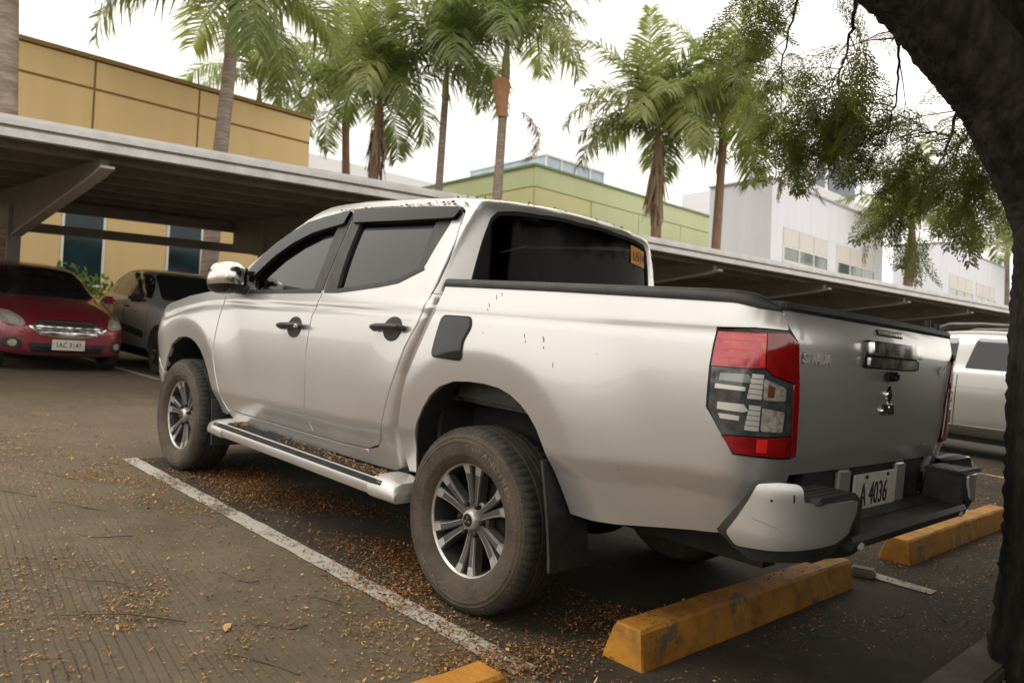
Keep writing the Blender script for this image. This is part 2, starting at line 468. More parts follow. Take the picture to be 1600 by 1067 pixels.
def smap(s,z,off=0.):
    s=np.asarray(s,float);z=np.asarray(z,float)
    mir=s<SCc; s=np.where(mir,2*SCc-s,s)
    x=s.copy();y=Yb(np.clip(s,XO,XF),z)
    # rear corner
    m=s<XO
    al=np.clip((XO-s)/SA,0,1)*np.pi/2
    n=2/2.7
    xr=xrear(z)
    xa=XO-(XO-xr)*np.sin(al)**n; ya=YO+(Yb(np.full_like(s,XO),z)-YO)*np.cos(al)**n
    ya=np.where(s<XO-SA,YO-(XO-SA-s),ya)
    xa=xa+np.where(s<XO-SA, .0, 0)-.012*(1-np.minimum(1,np.abs(ya)/YO)**2)
    x=np.where(m,xa,x);y=np.where(m,ya,y)
    m=s>XF
    al=np.clip((s-XF)/SF,0,1)*np.pi/2
    n=2/2.2
    xf=xfront(z)
    xa=XF+(xf-XF)*np.sin(al)**n; ya=YF+(Yb(np.full_like(s,XF),z)-YF)*np.cos(al)**n
    ya=np.where(s>XF+SF,YF-(s-XF-SF),ya)
    x=np.where(m,xa,x);y=np.where(m,ya,y)
    P=np.stack([x,np.where(mir,-y,y),z],-1)
    return P
# ---- upper cab implicit
KS=.018
def zt_(x): return np.interp(x,[.2,.35,.5,.85,1.33,1.66,1.9,2.2],[1.78,1.80,1.814,1.830,1.840,1.828,1.80,1.74])
def Yc(x,z):
    dz=z-1.27
    return .858-.24*dz-.36*dz*np.abs(dz)-.002*((x-1.2)/.9)**2
def Fcab(x,y,z):
    ay=np.abs(y)
    f1=ay-Yc(x,z)
    f2=z-(zt_(x)-.034*(y/.6)**2)
    f3=(.275+.03*(z-1.35)+.045*(ay/.7)**4)-x
    f4=(x+.17*(y/.7)**2-(2.80-(z-1.27)*1.79))/2.015
    m=np.maximum(np.maximum(f1,f2),np.maximum(f3,f4))
    return m+KS*np.log(np.exp((f1-m)/KS)+np.exp((f2-m)/KS)+np.exp((f3-m)/KS)+np.exp((f4-m)/KS))
CC=np.array([1.15,0,1.15])
def rcast(o,d,n=46,tmax=2.2):
    lo=np.zeros(d.shape[:-1]);hi=np.full(d.shape[:-1],tmax)
    for _ in range(n):
        m=(lo+hi)/2;p=o+d*m[...,None]
        f=Fcab(p[...,0],p[...,1],p[...,2])
        lo=np.where(f<0,m,lo);hi=np.where(f<0,hi,m)
    return o+d*((lo+hi)/2)[...,None]
def cabmap(a,b):
    # stereographic from the nadir: pole up
    a=np.asarray(a,float);b=np.asarray(b,float)
    r2=a*a+b*b
    d=np.stack([2*a/(1+r2),2*b/(1+r2),(1-r2)/(1+r2)],-1)
    return rcast(CC,d)
def cabinv(P):
    d=np.asarray(P,float)-CC;d=d/np.linalg.norm(d,axis=-1,keepdims=True)
    return np.stack([d[...,0]/(1+d[...,2]),d[...,1]/(1+d[...,2])],-1)
def doormap(x,z):
    x=np.asarray(x,float);z=np.asarray(z,float)
    sh=np.interp(z,[.48,.66,.93,1.095,1.227,1.30],[.205,.185,.127,.052,.0,-.02])
    xs=np.clip(x-sh,.30,.60); oz=np.full_like(xs,1.30)
    o2=np.stack([xs,np.zeros_like(xs),oz],-1);d2=np.zeros_like(o2);d2[...,1]=1
    lowy=Yb(x,np.minimum(z,1.30))-np.clip(Yc(xs,oz)-rcast(o2,d2,tmax=1.1)[...,1],0,.12)
    o=np.stack([x,np.zeros_like(x),z],-1);d=np.zeros_like(o);d[...,1]=1
    up=rcast(o,d,tmax=1.1)[...,1]
    w=sstep(1.235,1.29,z)
    return np.stack([x,lowy*(1-w)+up*w,z],-1)

BX,BY,BS=-1.12,.56,.40
def bmap(s,z):
    s=np.asarray(s,float);z=np.asarray(z,float)
    off=-.55*spl(.63-z,.008)-.25*spl(z-.775,.006)
    ys=.872+off*.6; xr=-1.425-off
    al=np.clip((BX-s)/BS,0,1)*np.pi/2;n=2/3.2
    x=np.where(s>BX,s,BX-(BX-xr)*np.sin(al)**n)
    y=np.where(s>BX,ys,BY+(ys-BY)*np.cos(al)**n)
    y=np.where(s<BX-BS,BY-(BX-BS-s),y)
    return np.stack([x,y,z],-1)

# ------------------------------------------------------------------ ground
def ground_mat(name, c1, c2, c3, groove=False, crack=True):
    m = bpy.data.materials.new(name); m.use_nodes = True; t = m.node_tree; p = t.nodes['Principled BSDF']; L = t.links
    tc = t.nodes.new('ShaderNodeTexCoord')
    def noise(sc, det=8, ro=.65):
        n = t.nodes.new('ShaderNodeTexNoise'); n.inputs['Scale'].default_value = sc; n.inputs['Detail'].default_value = det; n.inputs['Roughness'].default_value = ro
        L.new(tc.outputs['Object'], n.inputs['Vector']); return n.outputs['Fac']
    def rng(f, a, b, c=0., d=1.):
        r = t.nodes.new('ShaderNodeMapRange'); r.inputs[1].default_value = a; r.inputs[2].default_value = b; r.inputs[3].default_value = c; r.inputs[4].default_value = d
        L.new(f, r.inputs[0]); return r.outputs[0]
    def mix(f, a, b):
        x = t.nodes.new('ShaderNodeMixRGB'); L.new(f, x.inputs[0])
        for s, v in ((1, a), (2, b)):
            if isinstance(v, tuple): x.inputs[s].default_value = v + (1,)
            else: L.new(v, x.inputs[s])
        return x.outputs[0]
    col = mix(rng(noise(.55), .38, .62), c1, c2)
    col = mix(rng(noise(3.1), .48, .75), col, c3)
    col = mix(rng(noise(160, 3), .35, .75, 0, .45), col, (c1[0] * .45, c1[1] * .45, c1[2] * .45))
    hsum = noise(90, 4)
    b = t.nodes.new('ShaderNodeBump'); b.inputs['Strength'].default_value = .35; b.inputs['Distance'].default_value = .006
    if groove:
        sx = t.nodes.new('ShaderNodeSeparateXYZ')
        mp = t.nodes.new('ShaderNodeMapping'); mp.inputs['Rotation'].default_value = (0, 0, math.radians(7.6)); L.new(tc.outputs['Object'], mp.inputs[0])
        wv = t.nodes.new('ShaderNodeTexNoise'); wv.inputs['Scale'].default_value = 2.2; wv.inputs['Detail'].default_value = 3; L.new(tc.outputs['Object'], wv.inputs['Vector'])
        ad = t.nodes.new('ShaderNodeMixRGB'); ad.blend_type = 'ADD'; ad.inputs[0].default_value = .035; L.new(mp.outputs[0], ad.inputs[1]); L.new(wv.outputs['Color'], ad.inputs[2])
        L.new(ad.outputs[0], sx.inputs[0])
        mm = t.nodes.new('ShaderNodeMath'); mm.operation = 'MULTIPLY'; mm.inputs[1].default_value = 2 * math.pi / .034; L.new(sx.outputs[1], mm.inputs[0])
        si = t.nodes.new('ShaderNodeMath'); si.operation = 'SINE'; L.new(mm.outputs[0], si.inputs[0])
        g = rng(si.outputs[0], .62, .98)
        wear0 = rng(noise(1.3, 6), .36, .62, .1, .8)
        sy_ = t.nodes.new('ShaderNodeSeparateXYZ'); L.new(tc.outputs['Object'], sy_.inputs[0])
        wl_ = t.nodes.new('ShaderNodeMath'); wl_.operation = 'MULTIPLY'; L.new(wear0, wl_.inputs[0]); L.new(rng(sy_.outputs[1], 1.2, 2.0), wl_.inputs[1]); wear = wl_.outputs[0]
        gm = t.nodes.new('ShaderNodeMath'); gm.operation = 'MULTIPLY'; L.new(g, gm.inputs[0]); L.new(wear, gm.inputs[1])
        g2 = t.nodes.new('ShaderNodeMath'); g2.operation = 'MULTIPLY'; g2.inputs[1].default_value = .6; L.new(gm.outputs[0], g2.inputs[0])
        col = mix(g2.outputs[0], col, (.022, .02, .017))
        sub = t.nodes.new('ShaderNodeMath'); sub.operation = 'SUBTRACT'; L.new(hsum, sub.inputs[0]); L.new(gm.outputs[0], sub.inputs[1]); hsum = sub.outputs[0]
    if crack:
        vo = t.nodes.new('ShaderNodeTexVoronoi'); vo.feature = 'DISTANCE_TO_EDGE'; vo.inputs['Scale'].default_value = .33
        wn = t.nodes.new('ShaderNodeTexNoise'); wn.inputs['Scale'].default_value = 3; wn.inputs['Detail'].default_value = 6; L.new(tc.outputs['Object'], wn.inputs['Vector'])
        ad = t.nodes.new('ShaderNodeMixRGB'); ad.blend_type = 'ADD'; ad.inputs[0].default_value = .3; L.new(tc.outputs['Object'], ad.inputs[1]); L.new(wn.outputs['Color'], ad.inputs[2]); L.new(ad.outputs[0], vo.inputs['Vector'])
        col = mix(rng(vo.outputs['Distance'], .006, .0, 0, .75), col, (.015, .013, .011))
    L.new(col, p.inputs['Base Color']); L.new(hsum, b.inputs['Height']); L.new(b.outputs[0], p.inputs['Normal'])
    p.inputs['Roughness'].default_value = .88; p.inputs['Specular IOR Level'].default_value = .3
    return m
MT['asphalt'] = ground_mat('aged_concrete', (.152, .117, .081), (.118, .089, .060), (.178, .138, .096), crack=False)
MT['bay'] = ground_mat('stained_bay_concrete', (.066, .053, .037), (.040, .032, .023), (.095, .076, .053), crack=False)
MT['apron'] = ground_mat('grooved_concrete', (.165, .130, .086), (.110, .087, .057), (.195, .155, .104), groove=True, crack=False)
MT['soil'] = ground_mat('planting_soil', (.035, .024, .016), (.06, .04, .025), (.03, .022, .015), crack=False)

def sheet(name, pts, z, m, label=None, thick=0., sub=None):
    n = len(pts); v = [(x, y, z) for x, y in pts]; f = [tuple(range(n))]
    o = mesh_obj(name, v, f, m)
    o['kind'] = 'structure'
    if label: o['label'] = label
    return o
sheet('ground', [(-300, -300), (300, -300), (300, 300), (-300, 300)], 0., MT['asphalt'], 'weathered brown grey concrete of the car park')
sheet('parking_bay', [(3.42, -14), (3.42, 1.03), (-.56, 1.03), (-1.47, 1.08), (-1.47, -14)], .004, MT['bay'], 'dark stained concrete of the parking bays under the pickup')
sheet('concrete_apron', [(3.46, 1.035), (3.47, 1.8), (3.62, 9), (-1.47, 9), (-1.47, 1.085), (-.56, 1.035)], .004, MT['apron'], 'lighter concrete slab scored with fine grooves left of the painted line')
sheet('planting_strip', [(-1.64, -40), (-1.64, 20), (-9, 20), (-9, -40)], .02, MT['soil'], 'dark planting strip behind the wheel stops')
# raised edging of the planting strip
mk = MB(); mk.box((-1.555, -10, .03), (.16, 60, .06), bevel=.012)
o = mk.build('kerb', mat('kerb_concrete', (.20, .175, .14), .9, c2=(.10, .085, .065), scale=5, bump=.3, bscale=60)); tag(o, kind='structure', label='low concrete edging between bays and planting strip')

def line_mat():
    m = mat('worn_line_paint', (.50, .47, .41), .75)
    t = m.node_tree; p = t.nodes['Principled BSDF']; L = t.links
    tc = t.nodes.new('ShaderNodeTexCoord')
    n = t.nodes.new('ShaderNodeTexNoise'); n.inputs['Scale'].default_value = 26; n.inputs['Detail'].default_value = 9; n.inputs['Roughness'].default_value = .75; L.new(tc.outputs['Object'], n.inputs['Vector'])
    n2 = t.nodes.new('ShaderNodeTexNoise'); n2.inputs['Scale'].default_value = 2.6; n2.inputs['Detail'].default_value = 4; L.new(tc.outputs['Object'], n2.inputs['Vector'])
    ad = t.nodes.new('ShaderNodeMath'); ad.operation = 'ADD'; L.new(n.outputs['Fac'], ad.inputs[0]); L.new(n2.outputs['Fac'], ad.inputs[1])
    r = t.nodes.new('ShaderNodeMapRange'); r.inputs[1].default_value = 1.02; r.inputs[2].default_value = 1.2; L.new(ad.outputs[0], r.inputs[0])
    mx = t.nodes.new('ShaderNodeMixRGB'); mx.inputs[1].default_value = (.47, .44, .385, 1); mx.inputs[2].default_value = (.13, .112, .087, 1); L.new(r.outputs[0], mx.inputs[0]); L.new(mx.outputs[0], p.inputs['Base Color'])
    b = t.nodes.new('ShaderNodeBump'); b.inputs['Strength'].default_value = .3; b.inputs['Distance'].default_value = .004; b.invert = True; L.new(r.outputs[0], b.inputs['Height']); L.new(b.outputs[0], p.inputs['Normal'])
    return m
MT['line'] = line_mat()
def ragged(x0, x1, y0, y1, z, name, label, n=60, skew=0.):
    rg = np.random.default_rng(int(abs(x0 * 100 + y0 * 37)) + 3)
    xs = np.linspace(x0, x1, n); top = y0 + rg.normal(0, .0025, n) + skew * (xs - x0); bot = y1 + rg.normal(0, .0025, n) + skew * (xs - x0)
    v = [(x, y, z) for x, y in zip(xs, top)] + [(x, y, z) for x, y in zip(xs, bot)]
    f = [(i, i + 1, n + i + 1, n + i) for i in range(n - 1)]
    o = mesh_obj(name, v, f, MT['line']); tag(o, kind='structure', label=label); return o
ragged(3.42, -.56, 1.085, .975, .009, 'parking_line', 'worn white painted line left of the pickup')
ragged(3.42, -1.08, -1.44, -1.55, .009, 'parking_line', 'worn white line right of the pickup, ending past the wheel stops')
ragged(12.5, 8.75, -.98, -1.09, .006, 'parking_line', 'white line between the maroon sedan and the grey hatchback', skew=.02)
ragged(3.4, -1.0, -7.17, -7.28, .009, 'parking_line', 'white line beside the silver van at right')
ragged(3.4, -1.0, -4.3, -4.41, .009, 'parking_line', 'white line of the empty bay between pickup and silver van')

# ------------------------------------------------------------------ wheel stops
def stop_mat():
    m = mat('wheel_stop_paint', (.60, .275, .030), .7, c2=(.46, .195, .024), scale=6, bump=.2, bscale=50)
    t = m.node_tree; p = t.nodes['Principled BSDF']; L = t.links
    src = p.inputs['Base Color'].links[0].from_socket
    tc = t.nodes.new('ShaderNodeTexCoord')
    n = t.nodes.new('ShaderNodeTexNoise'); n.inputs['Scale'].default_value = 3.4; n.inputs['Detail'].default_value = 10; n.inputs['Roughness'].default_value = .72; L.new(tc.outputs['Object'], n.inputs['Vector'])
    r = t.nodes.new('ShaderNodeMapRange'); r.inputs[1].default_value = .60; r.inputs[2].default_value = .63; L.new(n.outputs['Fac'], r.inputs[0])
    mx = t.nodes.new('ShaderNodeMixRGB'); L.new(r.outputs[0], mx.inputs[0]); L.new(src, mx.inputs[1]); mx.inputs[2].default_value = (.17, .15, .125, 1)
    n2 = t.nodes.new('ShaderNodeTexNoise'); n2.inputs['Scale'].default_value = 11; n2.inputs['Detail'].default_value = 8; L.new(tc.outputs['Object'], n2.inputs['Vector'])
    r2 = t.nodes.new('ShaderNodeMapRange'); r2.inputs[1].default_value = .5; r2.inputs[2].default_value = .75; r2.inputs[4].default_value = .7; L.new(n2.outputs['Fac'], r2.inputs[0])
    m2 = t.nodes.new('ShaderNodeMixRGB'); L.new(r2.outputs[0], m2.inputs[0]); L.new(mx.outputs[0], m2.inputs[1]); m2.inputs[2].default_value = (.12, .07, .025, 1)
    L.new(m2.outputs[0], p.inputs['Base Color'])
    return m
MT['stop'] = stop_mat()
def wheel_stop(y0, y1, label, dx=0., seed=1):
    n = 26; rg = np.random.default_rng(seed)
    prof = [(-.80, 0), (-.797, .03), (-.778, .135), (-.768, .146), (-.665, .146), (-.655, .135), (-.618, .03), (-.612, 0)]
    v = []; f = []
    ys = np.linspace(y0, y1, n); ys[1] = y0 + (ys[1] - y0) * .12; ys[-2] = y1 - (y1 - ys[-2]) * .12
    for i, y in enumerate(ys):
        end = i in (0, n - 1)
        for j, (x, z) in enumerate(prof):
            c = -.711
            sx = .95 if end else 1.; sz = .97 if end else 1.
            v.append((c + (x - c) * sx + dx + rg.normal(0, .0014), y, max(0.004, z * sz + (rg.normal(0, .0014) if z > .01 else 0))))
    m = len(prof)
    for i in range(n - 1):
        for j in range(m - 1):
            f.append((i * m + j, i * m + j + 1, (i + 1) * m + j + 1, (i + 1) * m + j))
    f.append(tuple(range(m))); f.append(tuple(range(n * m - 1, (n - 1) * m - 1, -1)))
    o = mesh_obj('wheel_stop', v, f, MT['stop'])
    bm = bmesh.new(); bm.from_mesh(o.data); bmesh.ops.recalc_face_normals(bm, faces=bm.faces[:]); bm.to_mesh(o.data); bm.free()
    tag(o, label, 'wheel stop', 'yellow concrete wheel stops along the bays')
wheel_stop(.68, -1.15, 'chipped orange yellow concrete wheel stop under the tail of the silver pickup', seed=1)
wheel_stop(-1.95, -4.05, 'orange yellow wheel stop to the right of the pickup, beyond its rear bumper', -.01, 2)
wheel_stop(1.33, 3.2, 'yellow wheel stop cut off by the bottom edge of the picture', .02, 3)
wheel_stop(-4.75, -6.6, 'far wheel stop mostly hidden behind the tree trunk', 0, 4)
# a loose block of concrete between the wheel stops
mk = MB(); mk.box((-.74, -1.42, .03), (.13, .085, .05), Matrix.Rotation(.35, 3, 'Z'), bevel=.012)
o = mk.build('concrete_block', mat('loose_concrete', (.30, .27, .22), .9, c2=(.2, .17, .13), scale=12)); tag(o, 'small pale broken concrete block lying between the two wheel stops', 'block')

# ------------------------------------------------------------------ level frame of the buildings: the car park slopes, the buildings stand plumb
VV = Vector((0.06982826, 0.00498773, 0.99754656)); EY = Vector((0, 1, 0)); EY = (EY - VV * EY.dot(VV)).normalized(); EX = EY.cross(VV).normalized()
def frame(name, x0, y0=0., yaw=0.):
    o = bpy.data.objects.new(name, None); o.empty_display_size = .3; link(o)
    ex = (EX * math.cos(yaw) + EY * math.sin(yaw)); ey = VV.cross(ex)
    m = Matrix.Identity(4)
    for i in range(3): m[i][0] = ex[i]; m[i][1] = ey[i]; m[i][2] = VV[i]
    m.translation = Vector((x0, y0, 0)); o.matrix_world = m
    return o
def part_box(name, parent, m, x0, x1, y0, y1, z0, z1, bevel=0.):
    b = MB(); b.box(((x0 + x1) / 2, (y0 + y1) / 2, (z0 + z1) / 2), (abs(x1 - x0), abs(y1 - y0), abs(z1 - z0)), bevel=bevel)
    return b.build(name, m, parent)
def window(parent, y0, y1, z0, z1, npane=1, fm=None, gm=None, fw=.07, proud=.05, split=None):
    fr = MB(); ya, yb = min(y0, y1), max(y0, y1)
    fr.box((-proud / 2 + .01, (ya + yb) / 2, z1 - fw / 2), (proud, yb - ya, fw)); fr.box((-proud / 2 + .01, (ya + yb) / 2, z0 + fw / 2), (proud, yb - ya, fw))
    for k in range(npane + 1):
        y = ya + fw / 2 + (yb - ya - fw) * k / npane
        fr.box((-proud / 2 + .008, y, (z0 + z1) / 2), (proud - .004, fw, z1 - z0 - 2 * fw))
    o = fr.build('window', fm or MT['win_frame'], parent)
    for k in range(npane):
        a = ya + fw / 2 + (yb - ya - fw) * k / npane + fw / 2; b = ya + fw / 2 + (yb - ya - fw) * (k + 1) / npane - fw / 2
        pb = MB(); pb.box((-.006, (a + b) / 2, (z0 + z1) / 2), (.012, b - a, z1 - z0 - 2 * fw)); pb.build('pane', gm or MT['win_dark'], o)
    return o

# yellow building
yb = frame('yellow_building', 17)
part_box('wall', yb, MT['yellow_joint'], .04, 8, -7.86, 4.2, -.5, 6.35)
ej = [4.2, -2.37, -4.63 - .25, -7.86]
ej = [4.2, 1.2, -2.37, -4.75, -7.86]
for a, b in zip(ej[:-1], ej[1:]):
    part_box('panel', yb, MT['yellow_wall'], 0, .04, b + .025, a - .025, 5.72, 6.32)
    part_box('panel', yb, MT['yellow_wall'], 0, .04, b + .025, a - .025, 3.36, 5.66)
    # lower panels leave the window strips open
wins = [(-1.86, -2.76), (-4.14, -5.01), (.6, 1.5), (3.1, 4.0)]
edges = sorted([4.2, -7.86] + [e for w_ in wins for e in w_], reverse=True)
for a, b in zip(edges[::2], edges[1::2]):
    part_box('panel', yb, MT['yellow_wall'], 0, .04, b + .004, a - .004, -.5, 3.30)
for (a, b) in wins:
    window(yb, b, a, 1.2, 3.28, 1, gm=MT['win_dark'], fw=.05)
    part_box('panel', yb, MT['yellow_wall'], .002, .038, b + .004, a - .004, -.5, 1.18)
part_box('roof', yb, MT['yellow_joint'], -.06, 8.05, -7.92, 4.25, 6.352, 6.45)
tag(yb, 'yellow two storey building with grooved panels and tall dark windows, behind the carport', 'building')

# green building
gb = frame('green_building', 20)
part_box('wall', gb, MT['green_low'], .05, 9.3, -42, -19.85, -.5, 7.8)
part_box('panel', gb, MT['green_wall'], -.01, .05, -42, -19.8, 6.98, 7.8)
for a in (-19.86, -23.5, -27, -30.5, -34):
    part_box('panel', gb, MT['green_wall'] if a < -22 else MT['green_low'], -.006, .05, a - 3.45, a, 1.5, 6.92)
part_box('panel', gb, MT['green_wall'], .06, 9.3, -19.85, -19.79, 6.98, 7.8)
part_box('panel', gb, MT['green_low'], .06, 9.3, -19.85, -19.795, 1.5, 6.92)
part_box('roof', gb, mat('green_coping', (.20, .25, .12), .85), -.08, 9.4, -42.1, -19.72, 7.802, 7.9)
tag(gb, 'pale green flat roofed building behind the palms, right of the yellow one', 'building')

# white buildings
def white_building(name, x0, ya, yb_, h, wz, wys, label):
    b = frame(name, x0)
    part_box('wall', b, MT['white_wall'], .03, 2.7, yb_, ya, -.5, h)
    part_box('panel', b, MT['white_wall'], 0, .03, yb_, ya, wz[2] + .02, h)
    part_box('panel', b, MT['white_wall'], 0, .03, yb_, ya, -.5, wz[0] - .02)
    e = [ya] + [q for w_ in wys for q in w_] + [yb_]
    for p_, q_ in zip(e[::2], e[1::2]):
        part_box('panel', b, MT['white_wall'], .001, .03, q_, p_, wz[0] - .018, wz[2] + .018)
    for (p_, q_) in wys:
        window(b, q_, p_, wz[0], wz[1], 3, gm=MT['win_mid'], fw=.09)
        n = 3
        for k in range(n):
            w0 = p_ + (q_ - p_) * k / n; w1 = p_ + (q_ - p_) * (k + 1) / n
            part_box('panel', b, MT['spandrel'], -.02, .028, w1 + .04, w0 - .04, wz[1] + .02, wz[2])
    part_box('roof', b, mat('grey_coping', (.42, .42, .43), .7), -.06, 2.76, yb_ - .06, ya + .06, h + .002, h + .08)
    tag(b, label, 'building', 'white buildings behind the right carport')
white_building('white_building', 12, -24.62, -35.7, 7.62, (4.58, 5.25, 5.92), [(-25.58, -29.62), (-30.5, -34.7)], 'nearer white building with two bands of upper windows, behind the right carport')
white_building('white_building', 12, -44.5, -57, 7.9, (4.85, 5.6, 6.3), [(-45.5, -50.0), (-50.6, -54.8)], 'farther white building seen just left of the dark tree trunk')
# far things
fg = frame('glass_tower', 45)
part_box('wall', fg, MT['blue_glass'], 0, 10, -54.6, -46.4, 0, 16.3)
for k in range(5):
    part_box('mullion', fg, MT['win_frame'], -.12, -.004, -46.5 - k * 2.0 - .07, -46.5 - k * 2.0 + .07, 10, 16.3)
part_box('roof', fg, MT['far_white'], -.15, 10.1, -54.7, -46.3, 16.303, 16.5)
tag(fg, 'distant blue glass block rising above the green roof', 'building')
fs_ = frame('sign_building', 30)
part_box('wall', fs_, MT['far_white'], 0, 12, -80.5, -63.4, 0, 16.6)
for k in range(4):
    for r_ in range(2):
        part_box('window', fs_, MT['far_grey'], -.1, -.003, -64.5 - k * 4.0 - 2.5, -64.5 - k * 4.0, 8 + r_ * 4.2, 10.6 + r_ * 4.2)
part_box('billboard', fs_, MT['sign_white'], .5, 1.1, -77.5, -63.4, 16.604, 20.6)
part_box('billboard_panel', fs_, MT['sign_blue'], .42, .497, -70.2, -63.8, 17.0, 20.2)
part_box('billboard_panel', fs_, MT['sign_blue'], .42, .497, -77.2, -71.0, 17.0, 20.2)
em = MB(); rr = 1.45
em.add([(.40, -67 + rr * math.cos(a), 18.6 + rr * math.sin(a)) for a in np.linspace(0, 2 * math.pi, 32, endpoint=False)] + [(.40, -67 + rr * .84 * math.cos(a), 18.6 + rr * .84 * math.sin(a)) for a in np.linspace(0, 2 * math.pi, 32, endpoint=False)], [(i, (i + 1) % 32, 32 + (i + 1) % 32, 32 + i) for i in range(32)])
em.box((.40, -67, 18.6), (.03, 1.5, 1.5)); em.box((.40, -67, 18.6), (.028, .9, 2.1)); em.box((.40, -67, 18.6), (.026, 2.1, .9))
em.build('emblem', MT['sign_white'], fs_)
tag(fs_, 'distant building topped by a dark sign with a white round emblem', 'building')
fw_ = frame('far_white_building', 50)
part_box('wall', fw_, MT['far_white'], 0, 12, -40, -24, 0, 12.6)
for k in range(6):
    for r_ in range(2):
        part_box('window', fw_, MT['far_grey'], -.1, -.003, -24.8 - k * 2.5 - 1.3, -24.8 - k * 2.5, 7.2 + r_ * 2.7, 8.9 + r_ * 2.7)
tag(fw_, 'distant white block with grey windows glimpsed between the palm trunks', 'building')

# ------------------------------------------------------------------ carports
def carport(label, y0, y1, posts, zrise=0., x0=7.34, yorg=0., yaw=-math.atan(.115)):
    # local: x to the back, y along the eave, z up; cantilever roof on rear posts
    c = frame('carport', x0, yorg, yaw)
    sh = Matrix.Identity(4); sh[2][1] = zrise
    L = y1 - y0; ym = (y0 + y1) / 2
    D = 6.4; zr = lambda x: 3.0 - .012 * x
    # roof deck, ribs as geometry
    v = []; f = []; nr = int(L / .2)
    prof = []
    for k in range(nr + 1):
        y = y0 + L * k / nr
        prof += [(y - .06, 0), (y - .03, .035), (y + .03, .035), (y + .06, 0)]
    for y, dz in prof:
        v += [(.12, y, 2.93 + dz), (D, y, 2.93 + .06 * D + dz)]
    f = [(2 * i, 2 * i + 1, 2 * i + 3, 2 * i + 2) for i in range(len(prof) - 1)]
    mesh_obj('roof_sheet', v, f, MT['deck'], c)
    # stepped fascia and gutter
    for nm, xx0, xx1, z0, z1, m in (('fascia', 0., .09, 2.78, 2.87, MT['fascia']), ('gutter', .03, .12, 2.873, 2.905, MT['deck']), ('gutter_lip', -.015, .1, 2.908, 2.975, MT['fascia']), ('roof_edge', .01, .5, 2.978, 3.02, MT['fascia'])):
        part_box(nm, c, m, xx0, xx1, y0, y1, z0, z1)
    part_box('fascia', c, MT['fascia'], D - .01, D + .06, y0, y1, 3.14, 3.30)
    for k in range(7):
        x = .55 + k * .95
        part_box('purlin', c, MT['steel'], x - .04, x + .04, y0 + .05, y1 - .05, 2.73 + .06 * x, 2.905 + .06 * x)
    for y in posts:
        sk = lambda x: y + (.118 * (x - .2) if abs(yaw) < 1 else 0)
        ol = [(.25, 2.60), (.25, 2.74), (5.7, 3.06), (5.7, 2.50), (4.3, 2.24)]; V = [(x, sk(x) - .05, z) for x, z in ol] + [(x, sk(x) + .05, z) for x, z in ol]; n_ = len(ol)
        mb = MB(); mb.add(V, [tuple(range(n_)), tuple(range(2 * n_ - 1, n_ - 1, -1))] + [(k, k + n_, (k + 1) % n_ + n_, (k + 1) % n_) for k in range(n_)]); mb.build('bracket', MT['steel'], c)
        mb = MB(); mb.box((0, 0, 0), (1, 1, 1)); mb.v = []; mb.f = []; mb.m = []
        V = []
        for x, z in ((.12, 2.645), (.4, 2.592), (4.3, 2.23)): V += [(x, sk(x) - .075, z - .03), (x, sk(x) + .075, z - .03), (x, sk(x) + .075, z), (x, sk(x) - .075, z)]
        mb.add(V, [(k * 4 + q, k * 4 + (q + 1) % 4, k * 4 + 4 + (q + 1) % 4, k * 4 + 4 + q) for k in range(2) for q in range(4)] + [(0, 1, 2, 3), (11, 10, 9, 8)]); mb.build('flange', MT['steel_pale'], c)
        yp = sk(4.45)
        part_box('post', c, MT['steel'], 4.35, 4.55, yp - .09, yp + .09, -.7, 2.7)
        part_box('post_sleeve', c, MT['post_black'], 4.28, 4.62, yp - .15, yp + .15, -.7, .95)
    part_box('beam', c, MT['steel'], 6.0, 6.12, y0, y1, 2.50, 2.66)
    part_box('beam', c, MT['steel'], 5.72, 5.82, y0, y1, 2.86, 3.04)
    if zrise:
        for ch in c.children: ch.data.transform(sh)
    tag(c, label, 'carport', 'carports over the opposite row')
    return c
carport('grey metal carport with stepped white eave over the maroon and grey cars at left', -6.6, 6, [4.4, .1, -3.9], -.017)
carport('long metal carport with white eave running off behind the pickup bed to the right', -60, -7.2, [-11.4, -15.6, -19.6, -23.6, -27.6, -32, -36.5, -41, -46, -51], 0)

carport('metal carport across the drive behind the camera, mirrored in the side glass', -26, 12, [9, 4, -1, -6, -11, -16, -21], 0, 0., 27., math.pi / 2)

# low green shrub between the two cars under the windows
def leaf_blob(n, c, r, size, rg):
    d = rg.normal(size=(n, 3)); d /= np.linalg.norm(d, axis=1, keepdims=True)
    p = np.array(c) + d * np.array(r) * (rg.random((n, 1)) ** .33) * (1 + .25 * np.sin(d[:, :1] * 7 + d[:, 1:2] * 5))
    a = rg.normal(size=(n, 3)); a /= np.linalg.norm(a, axis=1, keepdims=True); b = np.cross(a, rg.normal(size=(n, 3))); b /= np.linalg.norm(b, axis=1, keepdims=True)
    s = size * (.6 + .8 * rg.random((n, 1)))
    V = np.stack([p - a * s, p + b * s * .4, p + a * s, p - b * s * .4], 1).reshape(-1, 3)
    F = np.arange(4 * n).reshape(-1, 4)
    return V, F
for k, (x, y, h) in enumerate(((14.6, -1.55, 1.35), (15.3, -3.4, .8))):
    V, F = leaf_blob(1600, (0, 0, h * .55), (.45, .8, h * .55), .07, np.random.default_rng(40 + k))
    e = empty('shrub', (x, y, 0)); mesh_obj('foliage', V, F, MT['hedge'], e)
    mb = MB()
    for j in range(5): mb.tube([(.05 * j - .1, .1 * j - .2, 0), (.1 * j - .2, .2 * j - .4, h * .6)], [.015, .006], 6)
    mb.build('stem', MT['twig'], e)
    tag(e, ['bright green shrub below the window, between the maroon and grey cars', 'green shrub behind the roof of the grey hatchback'][k], 'shrub')

